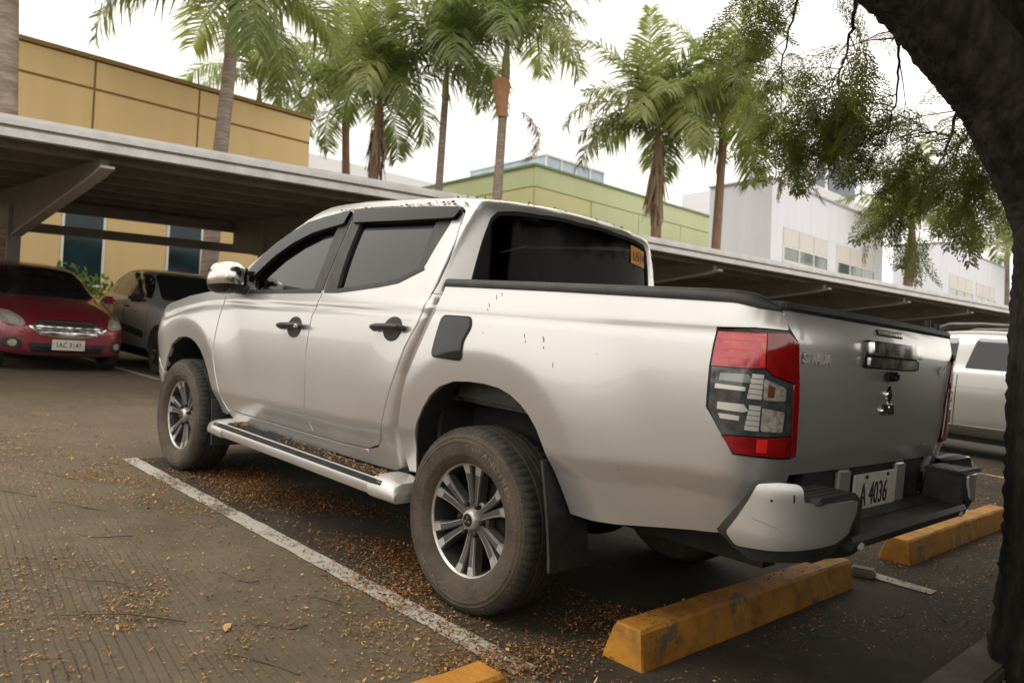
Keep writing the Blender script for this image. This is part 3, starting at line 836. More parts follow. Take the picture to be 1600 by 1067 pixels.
# ------------------------------------------------------------------ palms
def frond_mesh(seed, L=2.3, droop=1.0, leaf=.55, stiff=.5, nl=46):
    rg = np.random.default_rng(seed)
    # rachis in the local x,z plane starting upward
    n = nl + 8; t = np.linspace(0, 1, n)
    ang = math.radians(62) - droop * 1.75 * t ** 1.25
    dx = np.cos(ang) * L / n; dz = np.sin(ang) * L / n
    x = np.cumsum(dx); z = np.cumsum(dz); side = rg.normal(0, .06) * (t ** 2)
    C = np.stack([x, side * L, z], 1)
    V = []; F = []
    # rachis as a thin three-sided stem
    r = .022 * (1 - t) + .004
    for i in range(n):
        for k in range(3):
            a = 2 * math.pi * k / 3; V.append(C[i] + [0, r[i] * math.cos(a), r[i] * math.sin(a)])
    for i in range(n - 1):
        for k in range(3): F.append((i * 3 + k, i * 3 + (k + 1) % 3, (i + 1) * 3 + (k + 1) % 3, (i + 1) * 3 + k))
    for i in range(8, n):
        tt = t[i]; ll = leaf * (.45 + 1.1 * math.sin(math.pi * min(1, .12 + tt * .86))) * .72
        tan = np.array([math.cos(ang[i]), 0, math.sin(ang[i])]); up = np.array([-math.sin(ang[i]), 0, math.cos(ang[i])])
        for sd in (-1, 1):
            l = ll * rg.uniform(.8, 1.15); el = rg.normal(.12, .28)
            d = tan * .62 + np.array([0, sd, 0]) * .85 + up * el; d /= np.linalg.norm(d)
            w = .026 * rg.uniform(.8, 1.2)
            wd = np.cross(d, up); wd /= max(np.linalg.norm(wd), 1e-6); wd = wd * w
            p0 = C[i]; p1 = p0 + d * l * .5 - np.array([0, 0, 1]) * l * .10 * (1 - stiff); p2 = p1 + d * l * .5 - np.array([0, 0, 1]) * l * (.42 * (1 - stiff) + rg.uniform(0, .15))
            b = len(V); V += [p0 - wd * .5, p0 + wd * .5, p1 + wd, p1 - wd, p2]
            F += [(b, b + 1, b + 2, b + 3), (b + 3, b + 2, b + 4)]
    me = bpy.data.meshes.new('frond'); me.from_pydata([tuple(map(float, v)) for v in V], [], F)
    return me
FR = [frond_mesh(k, 2.9, dr, .78, st, 54) for k, (dr, st) in enumerate(((.62, .45), (.9, .30), (1.12, .2), (1.32, .12), (.32, .5), (1.05, .05), (1.5, .1)))]
FRM = {}
def fr_mesh(k, m):
    if (k, m) not in FRM:
        me = FR[k].copy(); me.materials.append(MT[m]); FRM[(k, m)] = me
    return FRM[(k, m)]
def palm(x0, base_y, h, top_y, r, label, n=15, fl=1., seed=0, trunk='palm_trunk', leafm='frond', shaft=.9, skirt=False, x_off=0., lowest=-.5, group='palm trees behind the carports'):
    rg = np.random.default_rng(seed + 100)
    o = frame('palm_tree', x0, base_y)
    dy = top_y - base_y
    mb = MB(); path = []; rad = []
    for k in range(15):
        t = k / 14; path.append((0, dy * t ** 1.4, -.6 + (h - shaft + .6) * t)); rad.append(r * (1.12 - .34 * t + .10 * math.exp(-t * 14)))
    mb.tube(path, rad, 14); tr = mb.build('trunk', MT[trunk], o, smooth=True)
    mb = MB(); top = path[-1]
    sp_ = [(0, top[1], top[2] - .05), (0, top[1] + .01, top[2] + shaft * .4), (0, dy, h + .05)]
    mb.tube(sp_, [r * .86, r * .8, r * .34], 12); mb.build('crownshaft', MT['crownshaft' if trunk == 'palm_trunk' else trunk], o, smooth=True)
    for k in range(n):
        f = bpy.data.objects.new('frond', None)
        az = k * 2.39996 + rg.normal(0, .25); tier = k / max(1, n - 1)
        kind = [4, 0, 0, 1, 1, 2, 2, 5, 3, 3, 6][min(10, int(tier * 10.99))]
        f = bpy.data.objects.new('frond', fr_mesh(kind, leafm if rg.random() < .6 else ('frond' if leafm == 'frond_pale' else 'frond_pale')))
        link(f, o); f.location = (0, dy, h - .02 + .1 * (1 - tier) - .12 * tier)
        f.rotation_euler = (rg.normal(0, .18), rg.normal(.0, .10) + tier * .72 - .36, az)
        s = fl * rg.uniform(.85, 1.15); f.scale = (s, s, s)
    if skirt:
        rg2 = np.random.default_rng(seed + 5)
        V = []; F = []
        for k in range(70):
            a = rg2.uniform(0, 6.28); rr_ = r * rg2.uniform(.8, 1.5); l = rg2.uniform(.6, 1.7); zz = h - shaft - rg2.uniform(.0, .6); yy = dy * .93
            p0 = np.array([rr_ * math.cos(a) * .8, yy + rr_ * math.sin(a) * .8, zz]); p1 = p0 + [rg2.normal(0, .1) + .12 * math.cos(a), rg2.normal(0, .1) + .12 * math.sin(a), -l]
            w_ = np.array([-math.sin(a), math.cos(a), 0]) * rg2.uniform(.02, .06); b = len(V); V += [p0 - w_, p0 + w_, p1 + w_ * .6, p1 - w_ * .6]; F.append((b, b + 1, b + 2, b + 3))
        mesh_obj('dry_skirt', V, F, MT['dry'], o)
    tag(o, label, 'palm tree', group)
    return o
palm(14.5, -.30, 8.4, -.1, .225, 'thick grey palm trunk at the left edge, its crown out of frame', 16, 1.1, 1)
pb_ = palm(15, -4.30, 7.75, -4.62, .185, 'tall palm in front of the yellow wall, large drooping crown at upper left', 19, 1.22, 2)
palm(27, -11.2, 9.7, -11.1, .16, 'smaller palm rising behind the yellow roof edge', 13, 1.25, 3, leafm='frond_pale')
palm(20, -11.7, 8.6, -12.1, .20, 'palm with brown fibrous trunk just right of the yellow building', 19, 1.35, 4, trunk='palm_trunk_brown', skirt=True)
palm(26, -14.9, 9.7, -14.5, .2, 'palm half hidden behind the brown trunked one', 15, 1.35, 9, trunk='palm_trunk_brown')
palm(18, -13.1, 9.6, -13.35, .15, 'slim grey trunked palm standing in the middle of the palm row', 19, 1.25, 5)
pf_ = palm(15.5, -13.45, 10.1, -13.75, .17, 'tallest centre palm with a dry orange sheath on its trunk', 18, 1.2, 6, leafm='frond')
V = []; F = []
for i in range(10):
    t = i / 9; z = 7.75 + 1.15 * t; rr_ = .18 + .16 * t ** 1.6
    for j in range(9):
        a = math.radians(150 + (j - 4) * (26 - 10 * t)) ; V.append((rr_ * math.cos(a), -.22 + .05 * t + rr_ * math.sin(a) + .10 * t, z - .12 * abs(j - 4) / 4 * t))
for i in range(9):
    for j in range(8): F.append((i * 9 + j, i * 9 + j + 1, i * 9 + 10 + j, i * 9 + 9 + j))
mesh_obj('dry_sheath', V, F, MT['sheath'], pf_, smooth=True)
df = bpy.data.objects.new('dry_frond', fr_mesh(6, 'dry')); link(df, pf_); df.location = (-.1, -.55, 8.1); df.rotation_euler = (0, 1.15, -1.9); df.scale = (.8, .45, .8)
palm(12.5, -18.0, 7.85, -17.85, .19, 'pale green palm with a dry brown skirt, left of the pair above the pickup bed', 25, 1.2, 7, leafm='frond_pale', trunk='palm_trunk_brown', skirt=True)
palm(11.5, -19.7, 8.8, -20.15, .17, 'palm in front of the nearer white building, right of the pair above the bed', 24, 1.25, 8, leafm='frond_pale', trunk='palm_trunk_brown')
palm(10.5, -34.4, 7.7, -35.1, .22, 'palm with shaggy brown trunk standing between the two white buildings', 15, 1.45, 10, trunk='palm_trunk_brown', skirt=True)
palm(12, -57.9, 9.6, -57.4, .22, 'far palm peeking out at the left side of the dark tree trunk', 14, 1.6, 11)

# ------------------------------------------------------------------ the silver pickup
# truck frame = world frame: x forward, y to its left, z up, origin on the ground under the rear axle
tk = empty('pickup_truck')
tag(tk, 'dusty silver four door pickup truck parked in the middle, tail towards the camera', 'pickup truck')
PT = MT['paint']
LEFT = (0, 1, 0)
def side_panel(name, fn, outer, m, parent=tk, mirror_parent=None, **k):
    k.setdefault('outward', LEFT)
    return panel(name, fn, outer, m, parent, mirror=(mirror_parent or True), **k)

# doors -----------------------------------------------------------------
Bs = [(1.316, .514), (1.345, .58), (1.358, .647), (1.357, .781), (1.37, .951), (1.354, 1.137), (1.30, 1.25), (1.286, 1.30), (1.282, 1.45), (1.296, 1.60), (1.335, 1.735)]
FD = [(2.43, 1.225), (2.462, 1.075), (2.474, .95), (2.474, .854), (2.44, .72), (2.412, .657), (2.38, .55), (2.345, .508), (2.2, .505), (1.795, .508)] + Bs + [(1.447, 1.722), (1.60, 1.702), (1.749, 1.674), (1.88, 1.614), (2.009, 1.541), (2.11, 1.46), (2.207, 1.372), (2.34, 1.272)]
RDr = [(.43, 1.708), (.397, 1.69), (.378, 1.632), (.366, 1.54), (.366, 1.454), (.378, 1.35), (.394, 1.271), (.425, 1.165), (.491, 1.049), (.56, .87), (.637, .67), (.672, .605), (.72, .557), (.805, .530)]
RD = Bs[::-1] + [(1.046, .517), (.805, .530)][:1] + RDr[::-1] + [(.84, 1.726)]
FW = rounded([(2.06, 1.258), (1.318, 1.288), (1.318, 1.45), (1.345, 1.66), (1.45, 1.672), (1.70, 1.63), (1.95, 1.51), (2.09, 1.39), (2.13, 1.31)], .02)
RW = rounded([(1.262, 1.292), (1.145, 1.294), (.983, 1.313), (.80, 1.335), (.661, 1.358), (.50, 1.42), (.452, 1.63), (.462, 1.668), (.84, 1.688), (1.30, 1.690), (1.27, 1.55)], .02)
DRS = {}
for nm, ol, hl in (('front_door', FD, FW), ('rear_door', RD, RW)):
    DRS[nm] = side_panel(nm, doormap, ol, PT, holes=[hl], step=.02, gap=.004, depth=.03)
# glass, pillar garnish, belt strips
GF = rounded([(2.09, 1.25), (1.37, 1.275), (1.36, 1.45), (1.41, 1.69), (1.46, 1.69), (1.71, 1.645), (1.96, 1.525), (2.11, 1.40), (2.15, 1.30)], .02)
GR = rounded([(1.18, 1.28), (.983, 1.305), (.661, 1.348), (.52, 1.40), (.56, 1.685), (.84, 1.70), (1.25, 1.70), (1.20, 1.5)], .02)
for sgn, i in ((1, 0), (-1, 1)):
    pass
def both(nm, fn, ol, m, key, **k):
    return side_panel(nm, fn, ol, m, parent=DRS[key][0], mirror_parent=DRS[key][1], **k)
both('window_glass', doormap, GF, MT['glass'], 'front_door', off=-.016, depth=.004, step=.05)
both('window_glass', doormap, GR, MT['glass'], 'rear_door', off=-.016, depth=.004, step=.05)
both('pillar_trim', doormap, [(1.385, 1.282), (1.296, 1.286), (1.291, 1.33), (1.2885, 1.45), (1.303, 1.60), (1.334, 1.722), (1.435, 1.708), (1.378, 1.45)], MT['black_pl'], 'front_door', off=.004, depth=.03, step=.04)
both('pillar_trim', doormap, [(1.279, 1.29), (1.160, 1.296), (1.18, 1.45), (1.222, 1.71), (1.321, 1.722), (1.289, 1.60), (1.2755, 1.45), (1.278, 1.33)], MT['black_pl'], 'rear_door', off=.004, depth=.03, step=.04)
both('pillar_trim', doormap, [(.545, 1.398), (.49, 1.415), (.44, 1.64), (.455, 1.68), (.575, 1.69)], MT['black_pl'], 'rear_door', off=-.005, depth=.012, step=.04)
both('belt_strip', doormap, [(2.12, 1.262), (1.31, 1.292), (1.31, 1.270), (2.14, 1.238)], MT['black_pl'], 'front_door', off=.004, depth=.012, step=.04)
both('belt_strip', doormap, [(1.275, 1.294), (1.145, 1.298), (.983, 1.317), (.80, 1.339), (.661, 1.363), (.503, 1.424), (.49, 1.408), (.655, 1.340), (.80, 1.316), (.983, 1.294), (1.145, 1.276), (1.275, 1.272)], MT['black_pl'], 'rear_door', off=.004, depth=.012, step=.04)
# rain visors
both('rain_visor', doormap, rounded([(2.20, 1.366), (2.105, 1.455), (2.005, 1.535), (1.878, 1.607), (1.747, 1.667), (1.60, 1.695), (1.447, 1.715), (1.35, 1.728), (1.345, 1.648), (1.45, 1.632), (1.62, 1.602), (1.78, 1.545), (1.93, 1.465), (2.06, 1.365), (2.12, 1.30)], .012), MT['smoke'], 'front_door', off=.024, depth=.028, step=.03)
both('rain_visor', doormap, rounded([(1.32, 1.730), (.84, 1.720), (.42, 1.703), (.40, 1.685), (.415, 1.648), (.84, 1.648), (1.26, 1.652)], .012), MT['smoke'], 'rear_door', off=.024, depth=.028, step=.03)
# handles
def handle(cx, cz, key, keyhole):
    a = np.linspace(0, 2 * math.pi, 28, endpoint=False)
    cup = [(cx - .012 + .074 * math.cos(t) - .014 * max(0, math.sin(t)) , cz + .058 * math.sin(t)) for t in a]
    both('handle_cup', smap, cup, MT['black_pl'], key, off=.003, depth=.01, step=.02)
    for q, sg in ((DRS[key][0], 1), (DRS[key][1], -1)):
        mb = MB(); y = float(Yb(cx, cz)) * sg
        pts = [(cx + .118, cz - .010), (cx + .10, cz), (cx + .05, cz + .004), (cx - .05, cz + .01), (cx - .10, cz + .012), (cx - .118, cz + .008)]
        dd = [.006, .03, .044, .046, .036, .010]
        mb.tube([(x, y + sg * d_, z) for (x, z), d_ in zip(pts, dd)], [.016, .0195, .021, .021, .021, .017], 12, flat=.75)
        mb.build('door_handle', MT['black_pl'], q, smooth=True)
        if keyhole:
            mb = MB(); mb.tube([(cx - .108, y + sg * .03, cz + .01), (cx - .108, y + sg * .055, cz + .01)], .011, 14); mb.build('keyhole', MT['chrome'], q, smooth=True)
handle(1.535, 1.075, 'front_door', True)
handle(.625, 1.125, 'rear_door', False)
# sill below the doors and the cab corner behind them
side_panel('rocker_panel', doormap, [(2.372, .50), (2.30, .46), (2.2, .44), (.815, .452), (.815, .523), (1.046, .511), (1.316, .507), (1.795, .502), (2.2, .499), (2.345, .502)], PT, step=.03, gap=.001, depth=.03)
side_panel('cab_corner', doormap, [(.388, 1.271), (.419, 1.163), (.485, 1.047), (.554, .868), (.631, .668), (.666, .602), (.716, .551), (.813, .524), (.813, .452), (.60, .462), (.535, .50), (.537, .56), (.527, .661), (.464, .928), (.389, 1.095), (.337, 1.227), (.318, 1.30), (.386, 1.30)], PT, step=.016, gap=.0005, depth=.05)

# cab shell: roof, pillars, rear wall in one ---------------------------------
def on_door(x, z):
    return doormap(np.array([x]), np.array([z]))[0]
edge = [(2.44, 1.262), (2.355, 1.280), (2.213, 1.382), (2.116, 1.470), (2.014, 1.551), (1.885, 1.624), (1.752, 1.684), (1.602, 1.712), (1.447, 1.732), (1.33, 1.745), (.84, 1.736), (.428, 1.718), (.389, 1.696), (.370, 1.633), (.358, 1.54), (.358, 1.454), (.370, 1.35), (.382, 1.302)]
L3 = [on_door(x, z) for x, z in edge]
loop3 = [np.array([2.80, 0, 1.255]), np.array([2.72, .40, 1.255]), np.array([2.60, .66, 1.255])] + L3 + [np.array([.335, .78, 1.30]), np.array([.31, .70, 1.27]), np.array([.285, .4, 1.26]), np.array([.28, 0, 1.26])]
half = [tuple(cabinv(p)) for p in loop3]
loopS = half + [(a, -b) for a, b in half[-2:0:-1]]
rw_half = [np.array([.28, 0, 1.752]), np.array([.285, .30, 1.742]), np.array([.30, .50, 1.722]), np.array([.31, .565, 1.707]), np.array([.315, .60, 1.67]), np.array([.32, .635, 1.56]), np.array([.32, .665, 1.44]), np.array([.32, .68, 1.37]), np.array([.32, .675, 1.33]), np.array([.31, .65, 1.315]), np.array([.29, 0, 1.315])]
rwh = [tuple(cabinv(p)) for p in rw_half]; RWH = rwh + [(a, -b) for a, b in rwh[-2:0:-1]]
def ws(y, z): return np.array([2.80 - (z - 1.27) * 1.79 - .17 * (y / .7) ** 2, y, z])
ws_half = [ws(0, 1.76), ws(.4, 1.755), ws(.56, 1.735), ws(.59, 1.71), ws(.66, 1.52), ws(.71, 1.36), ws(.70, 1.315), ws(.4, 1.31), ws(0, 1.305)]
wsh = [tuple(cabinv(p)) for p in ws_half]; WSH = wsh + [(a, -b) for a, b in wsh[-2:0:-1]]
UP = (0, 0, 1)
def panel_out(name, fn, ol, m, parent, **k):
    # orientation for closed-over shells: outward from the cab centre
    V2, T, P0, N, loops, nrm = panel_arrays(fn, ol, k.get('holes', ()), k.get('step', .03), 0, 0, 0)
    return None
def shell(name, ol, m, parent, holes=(), step=.018, off=0., depth=.03):
    V2, T, P0, N, loops, nrm = panel_arrays(cabmap, ol, holes, step)
    sg = np.sign(np.sum(N * (P0 - CC), 1)); N = N * sg[:, None]
    tri = P0[T]; tn = np.cross(tri[:, 1] - tri[:, 0], tri[:, 2] - tri[:, 0]); flip = np.sum(tn * (tri.mean(1) - CC), 1) < 0
    T = np.where(flip[:, None], T[:, ::-1], T)
    P = P0 + N * off
    vs = [P]; ns = [N]; fs = [tuple(t) for t in T]; base = len(P)
    if depth:
        for L in loops:
            q = cabmap(L[:, 0], L[:, 1]); n = nrm(L); n *= np.sign(np.sum(n * (q - CC), 1))[:, None]
            tg = np.roll(L, -1, 0) - np.roll(L, 1, 0); tg /= np.maximum(np.linalg.norm(tg, axis=1, keepdims=True), 1e-9); o2 = np.stack([tg[:, 1], -tg[:, 0]], 1)
            oo = cabmap(L[:, 0] + o2[:, 0] * 2e-3, L[:, 1] + o2[:, 1] * 2e-3) - q; oo -= n * np.sum(oo * n, 1, keepdims=True); oo /= np.maximum(np.linalg.norm(oo, axis=1, keepdims=True), 1e-9)
            k = len(L); vs += [q + n * off, q + n * (off - depth)]; n1 = n * .5 + oo; n1 /= np.linalg.norm(n1, axis=1, keepdims=True); ns += [n1, oo]
            for i in range(k):
                j = (i + 1) % k; fs.append((base + i, base + k + i, base + k + j, base + j))
            base += 2 * k
    return mesh_obj(name, np.concatenate(vs), fs, m, parent, normals=np.concatenate(ns))
cabS = shell('cab_shell', loopS, PT, tk, [RWH, WSH])
def grow(poly, d): return inset(poly, -d)
rg_ = shell('rear_window', grow(RWH, .006), MT['rear_glass'], tk, step=.03, off=-.010, depth=.004)
shell('windshield', grow(WSH, .006), MT['glass'], tk, step=.03, off=-.010, depth=.004)
# black seal round the rear window
shell('window_seal', RWH, MT['black_dull'], rg_, [inset(RWH, .010)], step=.03, off=-.004, depth=.004)
# sticker on the rear glass
def cab_pt(y, z): return tuple(cabinv(np.array([.31, y, z])))
shell('sticker', [cab_pt(-.43, 1.685), cab_pt(-.575, 1.672), cab_pt(-.59, 1.578), cab_pt(-.44, 1.588)], MT['orange'], rg_, step=.05, off=-.0035, depth=.002)
def cab_text(txt, size, y0, z0, m, parent, off, squash=1.):
    v, f = text_arrays(txt, size, .0)
    P = []
    for a, b, c in v:
        q = np.array(cabinv(np.array([.31, y0 - a * squash, z0 + b])))
        p = cabmap(q[:1], q[1:])[0]; P.append(p + np.array([-off, 0, 0]))
    mesh_obj('lettering', P, f, m, parent)
cab_text('U514', .07, -.512, 1.628, MT['ink'], rg_, .001, .85)

# interior ---------------------------------------------------------------------
for sy_ in (.38, -.38):
    mb = MB(); mb.box((1.78, sy_, .93), (.50, .50, .16), bevel=.05); mb.box((1.49, sy_, 1.22), (.14, .48, .56), Matrix.Rotation(-.22, 3, 'Y'), bevel=.05); mb.box((1.40, sy_, 1.55), (.10, .27, .17), Matrix.Rotation(-.1, 3, 'Y'), bevel=.04)
    mb.build('front_seat', MT['seat'], tk, smooth=True)
mb = MB(); mb.box((.86, 0, .92), (.48, 1.3, .16), bevel=.05); mb.box((.58, 0, 1.18), (.13, 1.3, .5), Matrix.Rotation(-.12, 3, 'Y'), bevel=.05)
for sy_ in (.42, -.42): mb.box((.54, sy_, 1.49), (.09, .26, .14), bevel=.035)
mb.build('rear_seat', MT['seat'], tk, smooth=True)
mb = MB(); mb.box((2.45, 0, 1.1), (.45, 1.45, .34), bevel=.06); mb.build('dashboard', MT['black_dull'], tk)
mb = MB(); th = np.linspace(0, 2 * math.pi, 25)
mb.tube([(2.12 + .06 * math.sin(t), .38 + .18 * math.cos(t), 1.20 + .17 * math.sin(t)) for t in th], .014, 8, cap=False); mb.box((2.13, .38, 1.20), (.05, .14, .08), bevel=.02); mb.box((2.13, .38, 1.20), (.02, .34, .03)); mb.build('steering_wheel', MT['black_dull'], tk, smooth=True)
mb = MB(); mb.box((1.45, 0, .62), (1.95, 1.5, .06)); mb.build('cab_floor', MT['black_dull'], tk)
mb = MB(); mb.box((.36, 0, .90), (.03, 1.5, .70)); mb.build('cab_back', MT['black_dull'], tk)

# front: fender, hood, bumper, lamps --------------------------------------------
FA = [(2.345, .500), (2.37, .468), (2.465, .471), (2.498, .524), (2.555, .64), (2.595, .72), (2.647, .796), (2.71, .85), (2.787, .889), (2.87, .910), (2.955, .915), (3.08, .903), (3.2, .847), (3.285, .75), (3.335, .64)]
FF = [(2.436, 1.225), (2.468, 1.075), (2.48, .95), (2.48, .854), (2.446, .72), (2.418, .657), (2.386, .55)] + FA + [(3.40, .72), (3.58, .80), (3.66, .86), (3.60, .98), (3.52, 1.05)] + [(x, float(zf_(x))) for x in (3.45, 3.3, 3.15, 3.0, 2.85, 2.7, 2.55)]
fend = side_panel('front_fender', smap, FF, PT, step=.014, estep=.02, gap=.002, depth=.03)
FBo = [(3.335, .635), (3.362, .54), (3.37, .48), (3.40, .40), (3.5, .36), (4.17, .36), (4.17, .83), (3.68, .83), (3.59, .795), (3.41, .715)]
side_panel('front_bumper', smap, FBo, PT, step=.04, depth=.03, outward=(1, .3, 0))
side_panel('headlamp', smap, [(3.61, .985), (3.668, .865), (3.70, .835), (3.98, .835), (3.98, .93), (3.72, 1.0)], MT['lamp_clear'], step=.04, depth=.03, outward=(1, .3, 0))
side_panel('grille', smap, [(3.985, .835), (4.17, .835), (4.17, .99), (3.985, .96)], MT['gloss_black'], step=.05, depth=.03, outward=(1, 0, 0))
nx, ny = 26, 25; V = []; F = []
for i in range(nx):
    x = 2.52 + (3.80 - 2.52) * i / (nx - 1)
    for j in range(ny):
        u = -1 + 2 * j / (ny - 1)
        xe = min(x, 3.46)
        yb_w = float(Yb(xe, float(zf_(xe)))) - .006
        if x > 3.46: yb_w *= math.sqrt(max(0.05, 1 - ((x - 3.46) / .46) ** 2 * .55))
        z = float(zf_(min(x, 3.8))) + .055 * (1 - abs(u) ** 3) * (1 - max(0, (x - 3.5) / .5)) + (.02 * math.exp(-((abs(u) - .62) / .12) ** 2))
        V.append((x - .10 * u * u * max(0, (x - 3.0) / .8), u * yb_w, z))
for i in range(nx - 1):
    for j in range(ny - 1): F.append((i * ny + j, (i + 1) * ny + j, (i + 1) * ny + j + 1, i * ny + j + 1))
mesh_obj('hood', V, F, PT, tk, smooth=True)
mb = MB(); mb.box((2.62, 0, 1.235), (.22, 1.5, .05)); mb.build('cowl', MT['black_pl'], tk)

# bed ------------------------------------------------------------------------------
RA = [(.50, .478), (.457, .478), (.438, .55), (.406, .643), (.375, .725), (.33, .797), (.28, .858), (.22, .903), (.13, .935), (.033, .945), (-.06, .947), (-.144, .941), (-.215, .922), (-.276, .891), (-.322, .855), (-.361, .811), (-.395, .748), (-.419, .682), (-.440, .62), (-.458, .559), (-.474, .507)]
LAMP = [(-1.055, 1.24), (-1.157, 1.247), (-1.284, 1.247), (-1.334, 1.217), (-1.354, 1.088), (-1.361, .993), (-1.374, .86), (-1.227, .865), (-1.131, .865), (-1.087, .934), (-1.053, .995), (-1.051, 1.122)]
LAMPo = grow(LAMP, .003)
lo_ = LAMPo
BSo = [(.285, 1.336), (.310, 1.227), (.335, 1.16), (.362, 1.095), (.437, .928), (.482, .76), (.502, .661), (.512, .56)] + RA + [(-.585, .511), (-.70, .525), (-.825, .549), (-1.0, .582), (-1.134, .607), (-1.25, .63), (-1.384, .66), (-1.388, .80), (-1.377, .857), (-1.227, .862), (-1.129, .862), (-1.084, .932), (-1.049, .995), (-1.047, 1.122), (-1.051, 1.244), (-1.157, 1.251), (-1.286, 1.251), (-1.292, 1.258), (-1.258, 1.314), (-1.17, 1.314), (-1.094, 1.329), (-.996, 1.331), (-.70, 1.334), (-.381, 1.338)]
bed = side_panel('bed_side', smap, BSo, PT, step=.014, estep=.02, gap=.001, depth=.03)
# fuel flap
FL = rounded([(.244, 1.203), (.065, 1.205), (.050, 1.172), (.086, 1.106), (.082, 1.031), (.271, 1.031), (.262, 1.104)], .022)
panel('fuel_flap', smap, FL, MT['gloss_black'], bed[0], off=.006, depth=.008, step=.02, outward=LEFT)
panel('flap_rim', smap, grow(FL, .007), MT['black_dull'], bed[0], [FL], off=.004, depth=.006, step=.02, outward=LEFT)
MT['dirt_mark'] = mat('dirt_mark', (.26, .225, .185), .8)
MT['dropping'] = mat('dried_dropping', (.42, .30, .16), .8)
for (x, z, l, w_, a, m_) in ((-.03, 1.265, .020, .003, 1.0, 'dirt_mark'), (-.06, 1.298, .022, .0025, 1.05, 'dirt_mark'), (-.085, 1.312, .016, .002, .95, 'dirt_mark'), (-.03, 1.245, .010, .003, .8, 'dirt_mark'), (-.265, 1.155, .016, .0025, 1.2, 'dirt_mark'), (-.275, 1.135, .012, .003, 1.3, 'dirt_mark'), (-.365, 1.150, .022, .006, 1.15, 'dropping'), (-.372, 1.120, .010, .0045, 1.3, 'dropping'), (-.43, 1.06, .018, .0018, 1.5, 'dirt_mark'), (-.03, 1.150, .009, .002, .8, 'dirt_mark'), (-.62, 1.12, .006, .002, .7, 'dirt_mark'), (.95, 1.0, .006, .0015, 1.4, 'dirt_mark'), (-.75, .735, .008, .004, 1.5, 'dirt_mark')):
    c_, s_ = math.cos(a), math.sin(a); l *= .58; w_ *= .62
    rgm = np.random.default_rng(int(abs(x * 1000 + z * 777)))
    ol = [(x + c_ * l * math.cos(t) * rgm.uniform(.8, 1.1) - s_ * w_ * math.sin(t) * rgm.uniform(.6, 1.2), z + s_ * l * math.cos(t) * rgm.uniform(.8, 1.1) + c_ * w_ * math.sin(t) * rgm.uniform(.6, 1.2)) for t in np.linspace(0, 2 * math.pi, 12, endpoint=False)]
    panel('dirt_mark', smap, ol, MT[m_], bed[0] if x < .5 else DRS['rear_door'][0], off=.0012, depth=.001, step=.05, outward=LEFT)
# bed rail caps
def rail(sg):
    S_ = list(np.linspace(.288, -1.0, 26)) + list(np.linspace(-1.03, -1.262, 14)); V = []; F = []
    zb = lambda s: float(np.interp(s, [-1.27, -1.17, -1.094, -.996, -.381, .29], [1.312, 1.316, 1.329, 1.331, 1.338, 1.340]))
    zt = lambda s: float(np.interp(s, [-1.27, -1.235, -1.20, -1.15, -1.08, -1.0, .29], [1.318, 1.332, 1.346, 1.358, 1.364, 1.366, 1.370]))
    for s in S_:
        p = smap(np.array([s]), np.array([zb(s)]))[0]; q = smap(np.array([s + 1e-3]), np.array([zb(s)]))[0]
        t = (q - p)[:2]; t /= np.linalg.norm(t); nrm_ = np.array([-t[1], t[0]])
        h = zt(s) - zb(s); wd = .10
        for a, b in ((.004, -.006), (.0075, .15 * h), (.004, .62 * h), (-.006, .92 * h), (-.018, h), (-.075, h), (-wd, .8 * h), (-wd, -.02)):
            bb = b if b >= 0 or b == -.006 else b
            xy = p[:2] + nrm_ * a; V.append((xy[0], xy[1] * sg, zb(s) + bb))
    m = 8
    for i in range(len(S_) - 1):
        for j in range(m - 1): F.append((i * m + j, i * m + j + 1, (i + 1) * m + j + 1, (i + 1) * m + j))
    F.append(tuple(range(m))); F.append(tuple(range(len(S_) * m - 1, (len(S_) - 1) * m - 1, -1)))
    mb = MB(); mb.add(V, F); return mb.build('rail_cap', MT['black_pl'], tk, smooth=True, sharp=50)
rail(1); rail(-1)
mb = MB()
mb.box((-.48, 0, .86), (1.5, 1.46, .04)); mb.box((.255, 0, 1.09), (.03, 1.52, .50))
for sg in (1, -1): mb.box((-.48, sg * .745, 1.10), (1.50, .03, .48))
mb.build('bed_liner', MT['black_pl'], tk)
mb = MB(); mb.tube([(.262, -.78, 1.352), (.262, .78, 1.352)], .02, 10); mb.build('bed_front_cap', MT['black_pl'], tk)

MT['badge'] = mat('badge_silver', (.62, .61, .59), .35, .35)
# tailgate --------------------------------------------------------------------------
TL = [(-1.264, 1.310), (-1.298, 1.256), (-1.339, 1.219), (-1.359, 1.088), (-1.366, .993), (-1.379, .86), (-1.391, .803)]
TG = TL + [(2 * SCc - s, z) for s, z in TL[::-1]]
BACK = (-1, 0, 0)
tg = panel('tailgate', smap, TG, PT, tk, outward=BACK, step=.03, gap=.001, depth=.05)[0]
